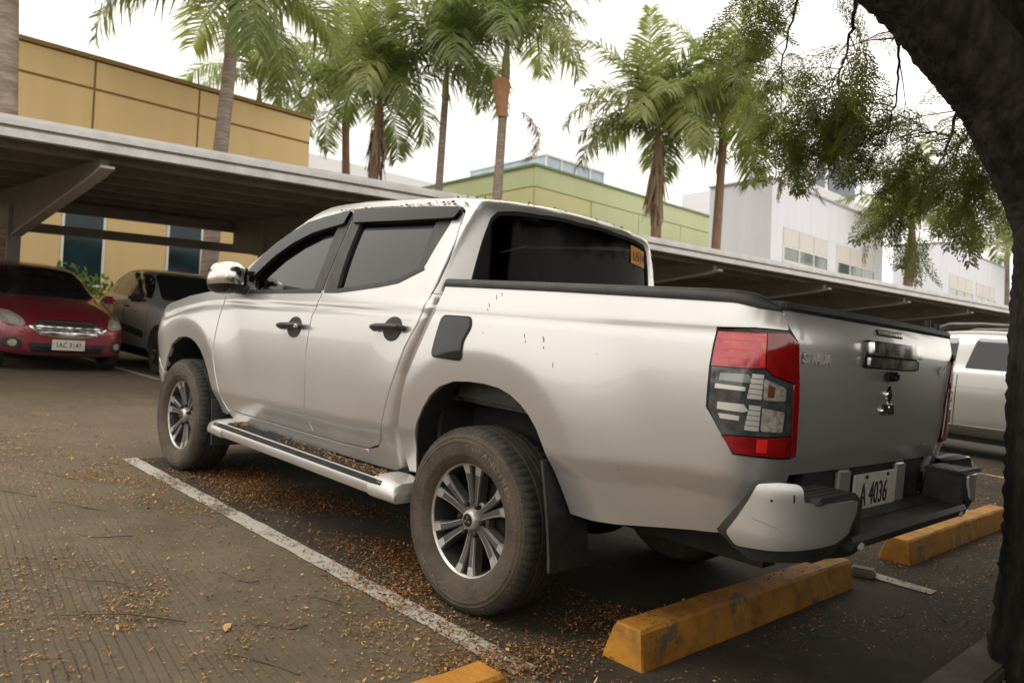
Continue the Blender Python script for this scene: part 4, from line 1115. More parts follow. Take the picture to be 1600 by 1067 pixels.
# black top edge
TGc = [(-1.262, 1.313), (-1.30, 1.318), (SCc, 1.320), (2 * SCc + 1.30, 1.318), (2 * SCc + 1.262, 1.313), (2 * SCc + 1.264, 1.328), (2 * SCc + 1.31, 1.336), (SCc, 1.340), (-1.31, 1.336), (-1.264, 1.328)]
panel('tailgate_cap', smap, TGc, MT['black_pl'], tg, outward=BACK, step=.04, off=.008, depth=.07)
mb = MB(); mb.box((-1.212, 0, 1.325), (.07, 1.56, .03), bevel=.008); mb.build('tailgate_top', MT['black_pl'], tg)
mb = MB(); mb.tube([(-1.23, -.52, 1.33), (-1.23, -.52, 1.375)], .011, 10); mb.tube([(-1.23, -.64, 1.33), (-1.23, -.64, 1.37)], .011, 10); mb.build('latch_pin', MT['black_pl'], tg)
def tg_panel(nm, ol, m, parent=tg, off=.004, depth=.006, step=.03): return panel(nm, smap, ol, m, parent, outward=BACK, off=off, depth=depth, step=step)[0]
def sy2(y): return XO - SA - (YO - y)
def tgp(pts): return [(sy2(y), z) for y, z in pts]
# high brake lamp
bl = tg_panel('brake_lamp', tgp([(.125, 1.297), (-.125, 1.297), (-.12, 1.276), (.12, 1.276)]), MT['steel_dark'], off=.004)
for k in range(9):
    y = .105 - k * .0262; tg_panel('lamp_cell', tgp([(y + .009, 1.293), (y - .009, 1.293), (y - .009, 1.280), (y + .009, 1.280)]), MT['lamp_clear'], bl, off=.007, depth=.004)
# chrome handle with bezel, camera under it
hz = tg_panel('handle_bezel', rounded(tgp([(.245, 1.253), (-.245, 1.253), (-.245, 1.158), (.245, 1.158)]), .01), MT['gloss_black'], off=.012, depth=.02)
tg_panel('handle_grip', rounded(tgp([(.238, 1.249), (-.238, 1.249), (-.238, 1.203), (.238, 1.203)]), .008), MT['chrome'], hz, off=.034, depth=.024)
tg_panel('handle_flap', rounded(tgp([(.238, 1.197), (-.238, 1.197), (-.238, 1.162), (.238, 1.162)]), .008), MT['chrome'], hz, off=.024, depth=.014)
mb = MB(); mb.box((-1.296, .0, 1.133), (.03, .09, .035), bevel=.008); mb.tube([(-1.31, 0, 1.128), (-1.318, 0, 1.125)], .009, 12); mb.build('rear_camera', MT['gloss_black'], tg)
# three pointed emblem
def rhomb(ang, cy, cz, a=.058, b=.033):
    d = (math.cos(ang), math.sin(ang)); n_ = (-d[1], d[0])
    return [(cy + d[0] * .004, cz + d[1] * .004), (cy + d[0] * a * .52 + n_[0] * b * .5, cz + d[1] * a * .52 + n_[1] * b * .5), (cy + d[0] * a, cz + d[1] * a), (cy + d[0] * a * .52 - n_[0] * b * .5, cz + d[1] * a * .52 - n_[1] * b * .5)]
em0 = None
for k, ang in enumerate((90, 210, 330)):
    q = tgp(rhomb(math.radians(ang), -.005, 1.028, .068, .046))
    o = tg_panel('emblem', q, MT['chrome'], tg, off=.010, depth=.012)
def rear_text(txt, size, y0, z0, m, parent, off=.006, ext=.003, squash=1., bold=0.):
    v, f = text_arrays(txt, size, ext, bold)
    s = sy2(y0) - v[:, 0] * squash; z = z0 + v[:, 1]; p = smap(s, z); e = 1e-3
    n = np.cross(smap(s + e, z) - smap(s - e, z), smap(s, z + e) - smap(s, z - e)); n /= np.linalg.norm(n, axis=1, keepdims=True); n *= np.where(n[:, :1] > 0, -1, 1)
    mesh_obj('lettering', p + n * (off + v[:, 2:3]), f, m, parent)
rear_text('STRADA', .046, .598, 1.172, MT['badge'], tg, bold=.0012, squash=1.05)
rear_text('4x4', .055, -.60, 1.165, MT['badge'], tg, bold=.001)

# tail lamps ---------------------------------------------------------------------------
def lamp_side(mir):
    lp = None
    mm = np.array([1, -1, 1]) if mir else None
    def pn(nm, ol, m, parent, off, depth=.006, step=.02, holes=()):
        ob = panel(nm, smap, ol, m, parent, holes, outward=(-.7, .7, 0), off=off, depth=depth, step=step, mirror=bool(mir))
        if mir:
            bpy.data.objects.remove(ob[0]); return ob[1]
        return ob[0]
    lp = pn('tail_lamp', rounded(LAMP, .012), MT['gloss_black'], tk, .004, .03)
    i = inset(LAMP, .005)
    pn('red_lens', [(-1.058, 1.232), (-1.195, 1.238), (-1.205, 1.131), (-1.114, 1.126), (-1.054, 1.124)], MT['red_pink'], lp, .011)
    pn('red_lens', [(-1.198, 1.238), (-1.28, 1.240), (-1.327, 1.212), (-1.345, 1.104), (-1.321, 1.094), (-1.232, 1.114), (-1.209, 1.131)], MT['red_lens'], lp, .012)
    pn('red_lens', [(-1.323, 1.091), (-1.346, 1.101), (-1.354, .993), (-1.366, .868), (-1.346, .867), (-1.338, .934)], MT['red_lens'], lp, .012)
    pn('red_lens', [(-1.094, .917), (-1.335, .929), (-1.342, .869), (-1.227, .870), (-1.134, .870)], MT['red_lens'], lp, .012)
    pn('reflector', [(-1.200, .918), (-1.236, .920), (-1.236, .880), (-1.200, .880)], MT['red_bright'], lp, .0135, .004)
    pn('reflector', [(-1.243, .915), (-1.31, .917), (-1.31, .884), (-1.243, .884)], mat('red_lens_mid', (.32, .008, .01), .15, coat=1.), lp, .013, .004)
    cl = pn('clear_lens', [(-1.055, 1.121), (-1.114, 1.123), (-1.206, 1.128), (-1.232, 1.110), (-1.320, 1.090), (-1.334, .934), (-1.095, .921), (-1.057, .995)], MT['lamp_smoke'], lp, .009)
    for k, z in enumerate((1.208, 1.182, 1.156)):
        pn('light_bar', [(-1.075 - .003 * k, z + .003), (-1.168, z + .005), (-1.168, z - .001), (-1.075 - .003 * k, z - .003)], MT['red_bright'], lp, .0125, .004)
    pn('reflector', [(-1.178, 1.226), (-1.194, 1.228), (-1.202, 1.136), (-1.186, 1.136)], MT['red_bright'], lp, .0128, .004)
    pn('reflector', [(-1.184, 1.205), (-1.196, 1.205), (-1.198, 1.188), (-1.184, 1.188)], MT['amber'], lp, .0142, .003)
    for ol in ([(-1.078, 1.105), (-1.155, 1.109), (-1.168, 1.094), (-1.16, 1.083), (-1.076, 1.083)], [(-1.068, 1.071), (-1.15, 1.070), (-1.15, 1.058), (-1.068, 1.057)], [(-1.078, 1.017), (-1.15, 1.018), (-1.165, 1.000), (-1.15, .994), (-1.078, .995)], [(-1.082, .983), (-1.14, .982), (-1.14, .968), (-1.088, .968)]):
        pn('reflector', ol, MT['lamp_chrome'] if ol[0][1] < 1.08 else mat('lamp_grey', (.33, .34, .36), .18, .6, coat=1.), cl, .0115, .004)
    for z0, z1 in ((1.035, 1.112), (.940, 1.018)):
        for q in range(5):
            a = z1 - (z1 - z0) * q / 5; b = z1 - (z1 - z0) * (q + 1) / 5 + .0022
            pn('reflector', [(-1.166 + .002 * q, a), (-1.203, a), (-1.203, b), (-1.166 + .002 * q, b)], MT['lamp_chrome'], cl, .0125 - .0006 * q, .004)
    b1 = pn('bulb_window', rounded([(-1.206, 1.100), (-1.286, 1.077), (-1.289, 1.038), (-1.209, 1.037)], .006), MT['lamp_clear'], cl, .014, .006)
    pn('amber_bulb', [(-1.220, 1.085), (-1.243, 1.078), (-1.243, 1.046), (-1.220, 1.046)], mat('amber_dull', (.16, .05, .015), .2, coat=1.), b1, .0165, .002)
    b2 = pn('bulb_window', rounded([(-1.209, 1.013), (-1.290, 1.005), (-1.288, .944), (-1.210, .944)], .006), MT['lamp_clear'], cl, .014, .006)
    return lp
lamp_side(0); lamp_side(1)
# corner gap fill behind the lamps
mb = MB()
for sg in (1, -1): mb.box((-1.13, sg * .74, 1.02), (.16, .12, .62))
mb.build('inner_panel', MT['black_dull'], tk)

# rear bumper -----------------------------------------------------------------------------
SBm = rounded([(-1.138, .632), (-1.196, .792), (-1.25, .804), (-1.311, .806), (-1.328, .796), (-1.333, .757), (-1.523, .756), (-1.519, .707), (-1.507, .657), (-1.469, .637), (-1.379, .626), (-1.25, .608), (-1.158, .600)], .010)
BKm = rounded([(-1.122, .628), (-1.188, .802), (-1.25, .810), (-1.333, .803), (-1.340, .766), (-1.545, .764), (-1.545, .70), (-1.515, .645), (-1.482, .580), (-1.289, .567), (-1.20, .558), (-1.148, .590)], .012)
rb = MB(); rb.box((-1.30, 0, .60), (.10, 1.3, .10)); rb = rb.build('rear_bumper', MT['black_pl'], tk)
for mir in (False, True):
    def pn(nm, ol, m, parent, off, depth, step=.02):
        ob = panel(nm, bmap, ol, m, parent, outward=(-.7, .7, 0), off=off, depth=depth, step=step, mirror=mir)
        if mir: bpy.data.objects.remove(ob[0]); return ob[1]
        return ob[0]
    ck = pn('bumper_corner', BKm, MT['black_pl'], rb, 0., .12)
    pn('bumper_cap', SBm, PT, rb, .009, .014)
    if not mir:
        pn('sensor_hole', [(-1.236 + .004 * math.cos(t), .752 + .004 * math.sin(t)) for t in np.linspace(0, 6.2, 10)], MT['black_dull'], rb, .0105, .002)
        pn('cap_slot', [(-1.297, .776), (-1.302, .776), (-1.303, .754), (-1.298, .754)], MT['black_dull'], rb, .0105, .002)
        pn('scratch', [(-1.19, .692), (-1.26, .676), (-1.262, .674), (-1.19, .690)], MT['dirt_mark'], rb, .0105, .002)
    sg = -1 if mir else 1
    mb = MB(); mb.box((-1.345, sg * .655, .762), (.15, .27, .018), bevel=.006)
    for q in range(5): mb.box((-1.30 - q * .026, sg * .655, .7712), (.012, .22, .004))
    mb.build('step_pad', MT['black_pl'], rb)
    mb = MB(); mb.tube([(-1.436, sg * .50, .606), (-1.40, sg * .50, .606)], .02, 14, flat=.6); mb.build('step_clip', MT['spandrel'], rb)
mb = MB(); mb.prism([(-1.43, .598), (-1.435, .622), (-1.425, .640), (-1.29, .648), (-1.27, .60)], -.56, .56); mb.build('center_step', MT['black_pl'], rb)
for sg in (1, -1):
    mb = MB(); mb.prism([(-1.425, .64), (-1.425, .755), (-1.29, .762), (-1.28, .64)], sg * .50, sg * .54); mb.build('step_side', MT['black_pl'], rb)
# valance and plate
mb = MB(); mb.box((-1.235, 0, .725), (.03, 1.1, .15)); mb.build('rear_valance', MT['black_dull'], tk)
for sg in (1, -1):
    mb = MB(); mb.box((-1.262, sg * .265, .72), (.02, .10, .16), bevel=.008); mb.build('plate_bracket', PT, tk)
npl = MB(); npl.box((-1.275, -.0, .705), (.008, .40, .145), bevel=.003); npl = npl.build('number_plate', MT['plate'], tk)
v, f = text_arrays('A 4036', .118, .001, .0); mesh_obj('lettering', [(-1.2805 - c, .02 - a * .74, .698 + b) for a, b, c in v], f, MT['ink'], npl)
mb = MB()
for yy in (.1, -.1): mb.tube([(-1.279, yy, .765), (-1.284, yy, .765)], .007, 10)
mb.build('plate_bolt', MT['steel_dark'], npl)

# side steps -------------------------------------------------------------------------------
for sg in (1, -1):
    st = MB(); st.box((1.36, sg * .885, .432), (1.78, .16, .03), bevel=.008)
    st = st.build('side_step', MT['black_pl'], tk)
    V = []; F = []; prof = [(.952, .372), (.962, .385), (.967, .405), (.965, .425), (.955, .442), (.940, .450), (.932, .446), (.932, .372)]
    xs = list(np.linspace(2.26, .47, 16))
    for x in xs:
        for y, z in prof: V.append((x, y * sg, z))
    m = len(prof)
    for i in range(len(xs) - 1):
        for j in range(m): F.append((i * m + j, i * m + (j + 1) % m, (i + 1) * m + (j + 1) % m, (i + 1) * m + j))
    F.append(tuple(range(m))); F.append(tuple(range(len(V) - 1, len(V) - m - 1, -1)))
    e = MB(); e.add(V, F); e.build('step_edge', PT, st, smooth=True, sharp=40)
    for k in range(6):
        r_ = MB(); r_.box((1.36, sg * (.845 + k * .014), .4495), (1.60, .006, .006)); r_.build('tread_rib', MT['black_dull'], st)
    for x0_, x1_, x2_ in ((2.33, 2.20, 2.12), (.375, .50, .57)):
        c = MB(); d = 1 if x0_ > 1 else -1
        ring = [(.80, .37), (.955, .366), (.969, .380), (.971, .40), (.967, .425), (.952, .448), (.91, .463), (.80, .468)]
        rows = [(x0_, .62), (x0_ - d * .015, .86), (x1_ + d * .03, 1.0), (x1_, 1.0), (x2_, .96)]
        V = []; F = []
        for x, s in rows:
            for y, z in ring: V.append((x, (.80 + (y - .80) * (.8 + .2 * s)) * sg, .366 + (z - .366) * s))
        m = len(ring)
        for i in range(len(rows) - 1):
            for j in range(m): F.append((i * m + j, i * m + (j + 1) % m, (i + 1) * m + (j + 1) % m, (i + 1) * m + j))
        F.append(tuple(range(m))); F.append(tuple(range(len(V) - 1, len(V) - m - 1, -1)))
        c.add(V, F); c.build('step_end_cap', PT, st, smooth=True, sharp=45)
    for x in (2.0, 1.3, .7):
        b = MB(); b.box((x, sg * .70, .40), (.05, .36, .03)); b.build('step_bracket', MT['steel_dark'], st)

# mud flaps ---------------------------------------------------------------------------------
for sg in (1, -1):
    for x, z0, z1, yo in ((-.475, .300, .70, .872), (2.47, .26, .55, .868)):
        mb = MB(); n = 9; V = []; F = []
        for k in range(n):
            t = k / (n - 1); z = z1 + (z0 - z1) * t; xx = x + (.085 if x < 0 else .05) * (1 - t) ** 1.3
            w_ = .0 if k else .0
            V += [(xx, sg * yo, z), (xx, sg * (yo - .22 + .02 * (k == n - 1)), z - .0), (xx - .012, sg * (yo - .22), z), (xx - .012, sg * yo, z)]
        for k in range(n - 1):
            for j in range(4): F.append((k * 4 + j, k * 4 + (j + 1) % 4, k * 4 + 4 + (j + 1) % 4, k * 4 + 4 + j))
        F += [(0, 1, 2, 3), (4 * n - 1, 4 * n - 2, 4 * n - 3, 4 * n - 4)]
        mb.add(V, F); mb.build('mud_flap', MT['black_pl'], tk)

# wheel arch liners and underside ------------------------------------------------------------
def liner(poly, sg):
    V = []; F = []
    for x, z in poly: V += [(x, sg * (float(Yb(x, z)) - .012), z), (x, sg * .56, z + .01)]
    for i in range(len(poly) - 1): F.append((2 * i, 2 * i + 1, 2 * i + 3, 2 * i + 2))
    mesh_obj('arch_liner', V, F, MT['black_dull'], tk, smooth=True)
    F2 = [tuple(range(len(poly)))]
    mesh_obj('arch_liner', [(x, sg * .565, z) for x, z in poly], F2, MT['black_dull'], tk)
grp = lambda P_, d: [tuple(p) for p in P_]
for sg in (1, -1):
    liner([(x, z + .006) for x, z in RA[1:]], sg); liner([(x, z + .006) for x, z in FA[1:]], sg)
mb = MB()
for sg in (1, -1): mb.box((1.2, sg * .42, .50), (4.6, .09, .13))
mb.box((1.4, 0, .56), (2.0, 1.55, .04)); mb.box((-.85, 0, .70), (.75, 1.5, .05)); mb.box((.45, 0, .62), (.1, 1.5, .3)); mb.box((3.1, 0, .62), (.9, 1.05, .3))
mb.build('chassis', MT['steel_dark'], tk)
mb = MB(); mb.tube([(0, -.66, .378), (0, .66, .378)], .045, 14); mb.tube([(0, -.14, .378), (0, -.06, .378), (0, .06, .378), (0, .14, .378)], [.06, .15, .15, .06], 16); mb.build('rear_axle', MT['steel_dark'], tk, smooth=True)
for sg in (1, -1):
    mb = MB(); mb.tube([(.62, sg * .50, .52), (.3, sg * .5, .46), (0, sg * .5, .445), (-.4, sg * .5, .48), (-.72, sg * .5, .56)], .028, 8); mb.build('leaf_spring', MT['steel_dark'], tk)
    mb = MB(); mb.tube([(-.12, sg * .47, .40), (-.30, sg * .45, .78)], .028, 10); mb.build('shock_absorber', mat('shock_grey', (.09, .09, .09), .5), tk)
    # inner bed brace seen through the arch
    mb = MB(); mb.box((-.30, sg * .63, .80), (.16, .04, .12), Matrix.Rotation(.5, 3, 'Y')); mb.build('inner_brace', mat('inner_brace_grey', (.045, .045, .045), .6), tk)
mb = MB(); mb.lathe([(.20, -.1), (.33, -.11), (.37, -.06), (.37, .06), (.33, .11), (.20, .1)], 40, axis='Z', closed=True); sp_o = mb.build('spare_wheel', MT['tread'], tk, smooth=True); sp_o.location = (-.88, 0, .555)
mb = MB(); mb.tube([(1.6, -.3, .42), (.4, -.32, .42), (-.2, -.55, .50), (-.6, -.62, .46), (-1.0, -.70, .44)], .032, 12); mb.build('exhaust_pipe', MT['steel_dark'], tk, smooth=True)

# mirrors, folded in -------------------------------------------------------------------------------
for sg in (1, -1):
    nu, nv = 22, 12
    def mirror_pt(u, v):
        cu, su = math.cos(u), math.sin(u); cv, sv = math.cos(v), math.sin(v)
        e = lambda a, p: math.copysign(abs(a) ** p, a)
        x = .122 * e(cv, .7) * e(cu, .8); y = .085 * e(cv, .75) * e(su, .8)
        return (2.235 + x, .965 + y + .16 * x, 1.322 + .098 * e(sv, .72) - .1 * x)
    mo = None
    for m_, z0, z1, nm in ((MT['chrome'], -.34, math.pi / 2, 'mirror_cap'), (MT['gloss_black'], -math.pi / 2, -.34, 'mirror_housing')):
        V = []; F = []
        for j in range(nv + 1):
            for i in range(nu):
                p = mirror_pt(2 * math.pi * i / nu, z0 + (z1 - z0) * j / nv); V.append((p[0], p[1] * sg, p[2]))
        for j in range(nv):
            for i in range(nu): F.append((j * nu + i, j * nu + (i + 1) % nu, (j + 1) * nu + (i + 1) % nu, (j + 1) * nu + i))
        q = MB(); q.add(V, F)
        if nm == 'mirror_cap': mo = q.build('side_mirror', m_, tk, smooth=True, sharp=80)
        else: q.build(nm, m_, mo, smooth=True, sharp=80)
    q = MB(); q.tube([(2.20, sg * .82, 1.262), (2.19, sg * .90, 1.262), (2.20, sg * .955, 1.265)], [.05, .042, .045], 12, flat=.7); q.build('mirror_arm', MT['black_pl'], mo, smooth=True)
    q = MB(); q.box((2.235, sg * .872, 1.325), (.17, .006, .13), bevel=.002); q.build('mirror_glass', MT['dark_glass'], mo)

# wheels -----------------------------------------------------------------------------------------
def text_ring(txt, size, r, mid_deg, m, parent, y, flip=False, spread=1.):
    v, f = text_arrays(txt, size, .0012, .0008)
    # tilt of the sidewall: y falls with radius
    P = []
    for a, b, c in v:
        if not flip: th = math.radians(mid_deg) + a * spread / r; rr = r + b
        else: th = math.radians(mid_deg) - a * spread / r; rr = r - b
        P.append((rr * math.cos(th), y(rr) + c, rr * math.sin(th)))
    return mesh_obj('lettering', P, f, m, parent)
def sidewall_y(r): return float(np.interp(r, [.235, .25, .275, .30, .325, .345, .36, .372], [.101, .116, .1275, .1315, .1300, .1245, .117, .106]))
def make_wheel(parent, X, Y, sg):
    wl = empty('wheel', (X, Y, .378), 0 if sg > 0 else math.pi, parent)
    # tyre
    prof = [(.232, .098), (.238, .106), (.25, .116), (.262, .1225), (.264, .1245), (.275, .1275), (.30, .1315), (.318, .131), (.320, .1325), (.325, .1322), (.328, .130), (.336, .1275), (.338, .1290), (.342, .128), (.345, .1245), (.356, .119), (.366, .112), (.374, .104), (.3805, .092)]
    tread = [(.3825, .080), (.3835, .060), (.376, .0585), (.376, .050), (.3845, .0485), (.3852, .020), (.377, .0185), (.377, .009), (.3855, .0075)]
    full = prof + tread + [(r, -y) for r, y in tread[::-1]] + [(r, -y) for r, y in prof[::-1]]
    n = 216; V = []; F = []; m = len(full); ip = len(prof)
    for k in range(n):
        th = 2 * math.pi * k / n
        for j, (r, a) in enumerate(full):
            sh = abs(a)
            if (k % 3 == 0) and (.055 < sh < .121) and r > .352: r = r - .0045
            t2 = th + (.012 * (a / .08) if r > .37 else 0)
            z = r * math.sin(t2)
            V.append((r * math.cos(t2), a, max(z, -.374)))
    for k in range(n):
        k2 = (k + 1) % n
        for j in range(m - 1): F.append((k * m + j, k * m + j + 1, k2 * m + j + 1, k2 * m + j))
    fm = []
    for k in range(n):
        for j in range(m - 1): fm.append(1 if 15 <= j < m - 16 else 0)
    ty = mesh_obj('tyre', V, F, None, wl, mats=[MT['tyre'], MT['tread']], fmat=fm)
    bm = bmesh.new(); bm.from_mesh(ty.data); bmesh.ops.recalc_face_normals(bm, faces=bm.faces[:]); bm.to_mesh(ty.data); bm.free()
    ty.data.polygons.foreach_set('use_smooth', [True] * len(ty.data.polygons)); ty.data.set_sharp_from_angle(angle=math.radians(32))
    text_ring('GRANDTREK', .036, .306, 124, MT['letter'], ty, lambda r: sidewall_y(r) + .0006, False, 1.45)
    text_ring('DUNLOP', .038, .306, 298, MT['letter'], ty, lambda r: sidewall_y(r) + .0006, False, 1.5)
    # barrel and lip
    mb = MB(); mb.lathe([(.236, .099), (.242, .1005), (.2435, .094), (.238, .090), (.226, .088), (.219, .070), (.212, .03), (.205, -.10)], 72)
    mb.build('rim', MT['alloy_dark'], wl, smooth=True, fixn=True)
    mb = MB(); mb.lathe([(.2245, .0885), (.2285, .0935), (.2405, .1008), (.2435, .0985)], 72); mb.build('rim_lip', MT['alloy'], wl, smooth=True)
    # six double spokes
    for k in range(6):
        ax = math.radians(89 + 60 * k)
        so = None
        mb = MB(); mfs = []
        for sd in (-1, 1):
            mf = MB(); mfs.append(mf)
            rows = []
            for r, da, hw, yf, dp in ((.050, 12.5, .0125, .064, .034), (.092, 9.6, .0138, .069, .042), (.140, 8.6, .0160, .075, .046), (.186, 9.0, .0190, .083, .044), (.226, 10.2, .0260, .0905, .036)):
                th = ax + sd * math.radians(da); d = np.array([math.cos(th), 0, math.sin(th)]); t_ = np.array([-math.sin(th), 0, math.cos(th)])
                c = d * r; rows.append([c - t_ * hw + [0, yf - .006, 0], c - t_ * hw * .72 + [0, yf, 0], c + t_ * hw * .72 + [0, yf, 0], c + t_ * hw + [0, yf - .006, 0], c + t_ * hw * 1.1 + [0, yf - dp, 0], c - t_ * hw * 1.1 + [0, yf - dp, 0]])
            V = [p for r_ in rows for p in r_]; F = []
            for i in range(4):
                for j in range(6): F.append((i * 6 + j, i * 6 + (j + 1) % 6, i * 6 + 6 + (j + 1) % 6, i * 6 + 6 + j))
            F += [tuple(range(6)), tuple(range(29, 23, -1))]
            mb.add(V, F)
            # machined tip and thin machined edge, 0.6 mm proud
            a0, a1 = np.array(rows[3]), np.array(rows[4]); b0 = np.array(rows[2])
            up_ = np.array([0, .0008, 0]); tip = [a0[1] * .9 + a1[1] * .1 + up_, a0[2] * .9 + a1[2] * .1 + up_, a1[2] + up_, a1[1] + up_]
            mf.add([tuple(q) for q in tip], [(0, 1, 2, 3)])
            if True:
                e_ = 1 if sd < 0 else 2
                for i in range(0, 3):
                    p0, p1 = np.array(rows[i][e_]), np.array(rows[i + 1][e_]); q0, q1 = np.array(rows[i][3 - e_]), np.array(rows[i + 1][3 - e_])
                    mf.add([tuple(p0 + up_), tuple(p1 + up_), tuple(p1 * .86 + q1 * .14 + up_), tuple(p0 * .86 + q0 * .14 + up_)], [(0, 1, 2, 3)])
        so = mb.build('spoke', MT['alloy_mid'], wl); [mf.build('machined_face', MT['alloy'], so, fixn=False) for mf in mfs]
    mb = MB(); mb.lathe([(.0, .064), (.052, .064), (.074, .060), (.084, .050), (.086, .02)], 48); mb.build('hub', MT['alloy_mid'], wl, smooth=True)
    mb = MB(); mb.lathe([(.0, .094), (.026, .0935), (.034, .091), (.040, .086), (.046, .070), (.048, .058)], 40); hc = mb.build('hub_cap', MT['alloy'], wl, smooth=True)
    mb = MB(); mb.lathe([(.0, .0955), (.026, .0950), (.0275, .0935)], 32); mb.build('cap_badge', MT['gloss_black'], hc, smooth=True)
    mb = MB()
    for ang in (90, 210, 330):
        q = rhomb(math.radians(ang), 0, 0, .020, .0135); mb.prism([(a, b) for a, b in q], .0955, .0972)
    mb.build('emblem', MT['chrome'], hc)
    for k in range(6):
        th = math.radians(89 + 30 + 60 * k); mb = MB()
        mb.tube([(.066 * math.cos(th), .055, .066 * math.sin(th)), (.066 * math.cos(th), .082, .066 * math.sin(th)), (.066 * math.cos(th), .087, .066 * math.sin(th))], [.0105, .0100, .006], 6); mb.build('lug_nut', MT['steel_dark'], wl)
    mb = MB(); mb.lathe([(.0, .01), (.16, .01), (.16, -.02), (.0, -.02)], 48); mb.build('brake_disc', MT['steel_dark'], wl, smooth=True)
    return wl
MT['alloy_mid'] = mat('spoke_grey', (.085, .085, .09), .40, .4, c2=(.12, .112, .10), scale=10, coat=.15)
wh = make_wheel(tk, 0, .762, 1)
for X, Y, sg in ((3.0, .762, 1), (0, -.762, -1), (3.0, -.762, -1)):
    c = copy_tree(wh, tk); c.location = (X, Y, .378); c.rotation_euler = (0, math.radians(17 if X > 1 else 0), 0 if sg > 0 else math.pi)

# ------------------------------------------------------------------ other cars: lofted bodies with overlaid glass, lamps and trim
def car_body(name, parent, m, st, sub=2):
    # st rows: x, z_bottom, w_low, z_waist, w_waist, z_top, w_top   (z_top == z_waist where there is only hood or boot)
    V = []; F = []
    for (x, zb, wl, zw, ww, zt, wt) in st:
        cab = zt > zw + .12
        h = zw - zb
        half_ = [(0, zb), (wl * .8, zb), (wl, zb + .06), (ww * .995, zb + h * .38), (ww, zb + h * .70), (ww * .975, zw - .03)]
        if cab: half_ += [(ww * .93, zw + .02), ((ww * .9 + wt) / 2 + .015, (zw + zt) / 2), (wt, zt - .05), (wt * .86, zt - .008), (wt * .4, zt + .012), (0, zt + .016)]
        else: half_ += [(ww * .94, zw), (ww * .86, zw + (zt - zw) * .5 + .006), (ww * .72, zt + .010), (ww * .5, zt + .018), (ww * .25, zt + .022), (0, zt + .024)]
        ring = half_ + [(-y, z) for y, z in half_[-2:0:-1]]
        V += [(x, y, z) for y, z in ring]
    m_ = len(ring)
    for i in range(len(st) - 1):
        for j in range(m_): F.append((i * m_ + j, i * m_ + (j + 1) % m_, (i + 1) * m_ + (j + 1) % m_, (i + 1) * m_ + j))
    F.append(tuple(range(m_))); F.append(tuple(range(len(V) - 1, len(V) - m_ - 1, -1)))
    b = MB(); b.add(V, F); o = b.build('temporary', m, None)
    md = o.modifiers.new('s', 'SUBSURF'); md.levels = sub; md.render_levels = sub
    dg = bpy.context.evaluated_depsgraph_get(); me = bpy.data.meshes.new_from_object(o.evaluated_get(dg))
    bpy.data.objects.remove(o)
    me.name = name; me.polygons.foreach_set('use_smooth', [True] * len(me.polygons))
    ob = bpy.data.objects.new(name, me); link(ob, parent)
    bvh = BVHTree.FromPolygons([v.co[:] for v in me.vertices], [tuple(p.vertices) for p in me.polygons])
    return ob, bvh
def overlay(name, bvh, axis, ol, m, parent, off=.006, depth=.012, step=.05, holes=(), rnd=.0):
    # outline in the two axes across the ray; axis: '+x' '-x' '+y' '-y'
    if rnd: ol = rounded(ol, rnd)
    sg = 1 if axis[0] == '+' else -1
    def fn(a, b):
        out = []
        for p, q in zip(np.ravel(a), np.ravel(b)):
            if axis[1] == 'x': o_, d_ = Vector((sg * 9, p, q)), Vector((-sg, 0, 0))
            else: o_, d_ = Vector((p, sg * 9, q)), Vector((0, -sg, 0))
            h = bvh.ray_cast(o_, d_)
            if h[0] is None:
                h = bvh.find_nearest(Vector((0 if axis[1] == 'x' else p, p if axis[1] == 'x' else 0, q)) + (Vector((sg * 1.9, 0, 0)) if axis[1] == 'x' else Vector((0, sg * .9, 0))))
            out.append(tuple(h[0]))
        return np.array(out)
    return panel(name, fn, ol, m, parent, holes, step=step, off=off, depth=depth, outward=(sg, 0, 0) if axis[1] == 'x' else (0, sg, 0))[0]
def simple_wheel(parent, x, y, r, sg, rimm='alloy', nsp=10):
    wl = empty('wheel', (x, y, r), 0 if sg > 0 else math.pi, parent)
    mb = MB(); mb.lathe([(r * .66, .075), (r * .72, .09), (r * .86, .095), (r * .95, .085), (r, .06), (r, -.06), (r * .95, -.085), (r * .66, -.075)], 40); mb.build('tyre', MT['tread'], wl, smooth=True)
    mb = MB(); mb.lathe([(r * .68, .078), (r * .64, .07), (r * .6, .02), (0, .015)], 40)
    for k in range(nsp):
        th = 2 * math.pi * k / nsp; mb.box((r * .36 * math.cos(th), .052, r * .36 * math.sin(th)), (r * .58, .03, r * .11), Matrix.Rotation(-th, 3, 'Y'))
    mb.lathe([(0, .075), (r * .14, .07), (r * .16, .04)], 20); mb.build('rim', MT[rimm], wl)
    return wl
def arch_disc(bvh, parent, x, r, sg, m=None):
    a = np.linspace(0, 2 * math.pi, 30, endpoint=False)
    overlay('wheel_arch', bvh, ('+' if sg > 0 else '-') + 'y', [(x + r * math.cos(t), r * .97 + .02 - .0 + r * math.sin(t)) for t in a if True], m or MT['black_dull'], parent, off=.004, depth=.01, step=.08)

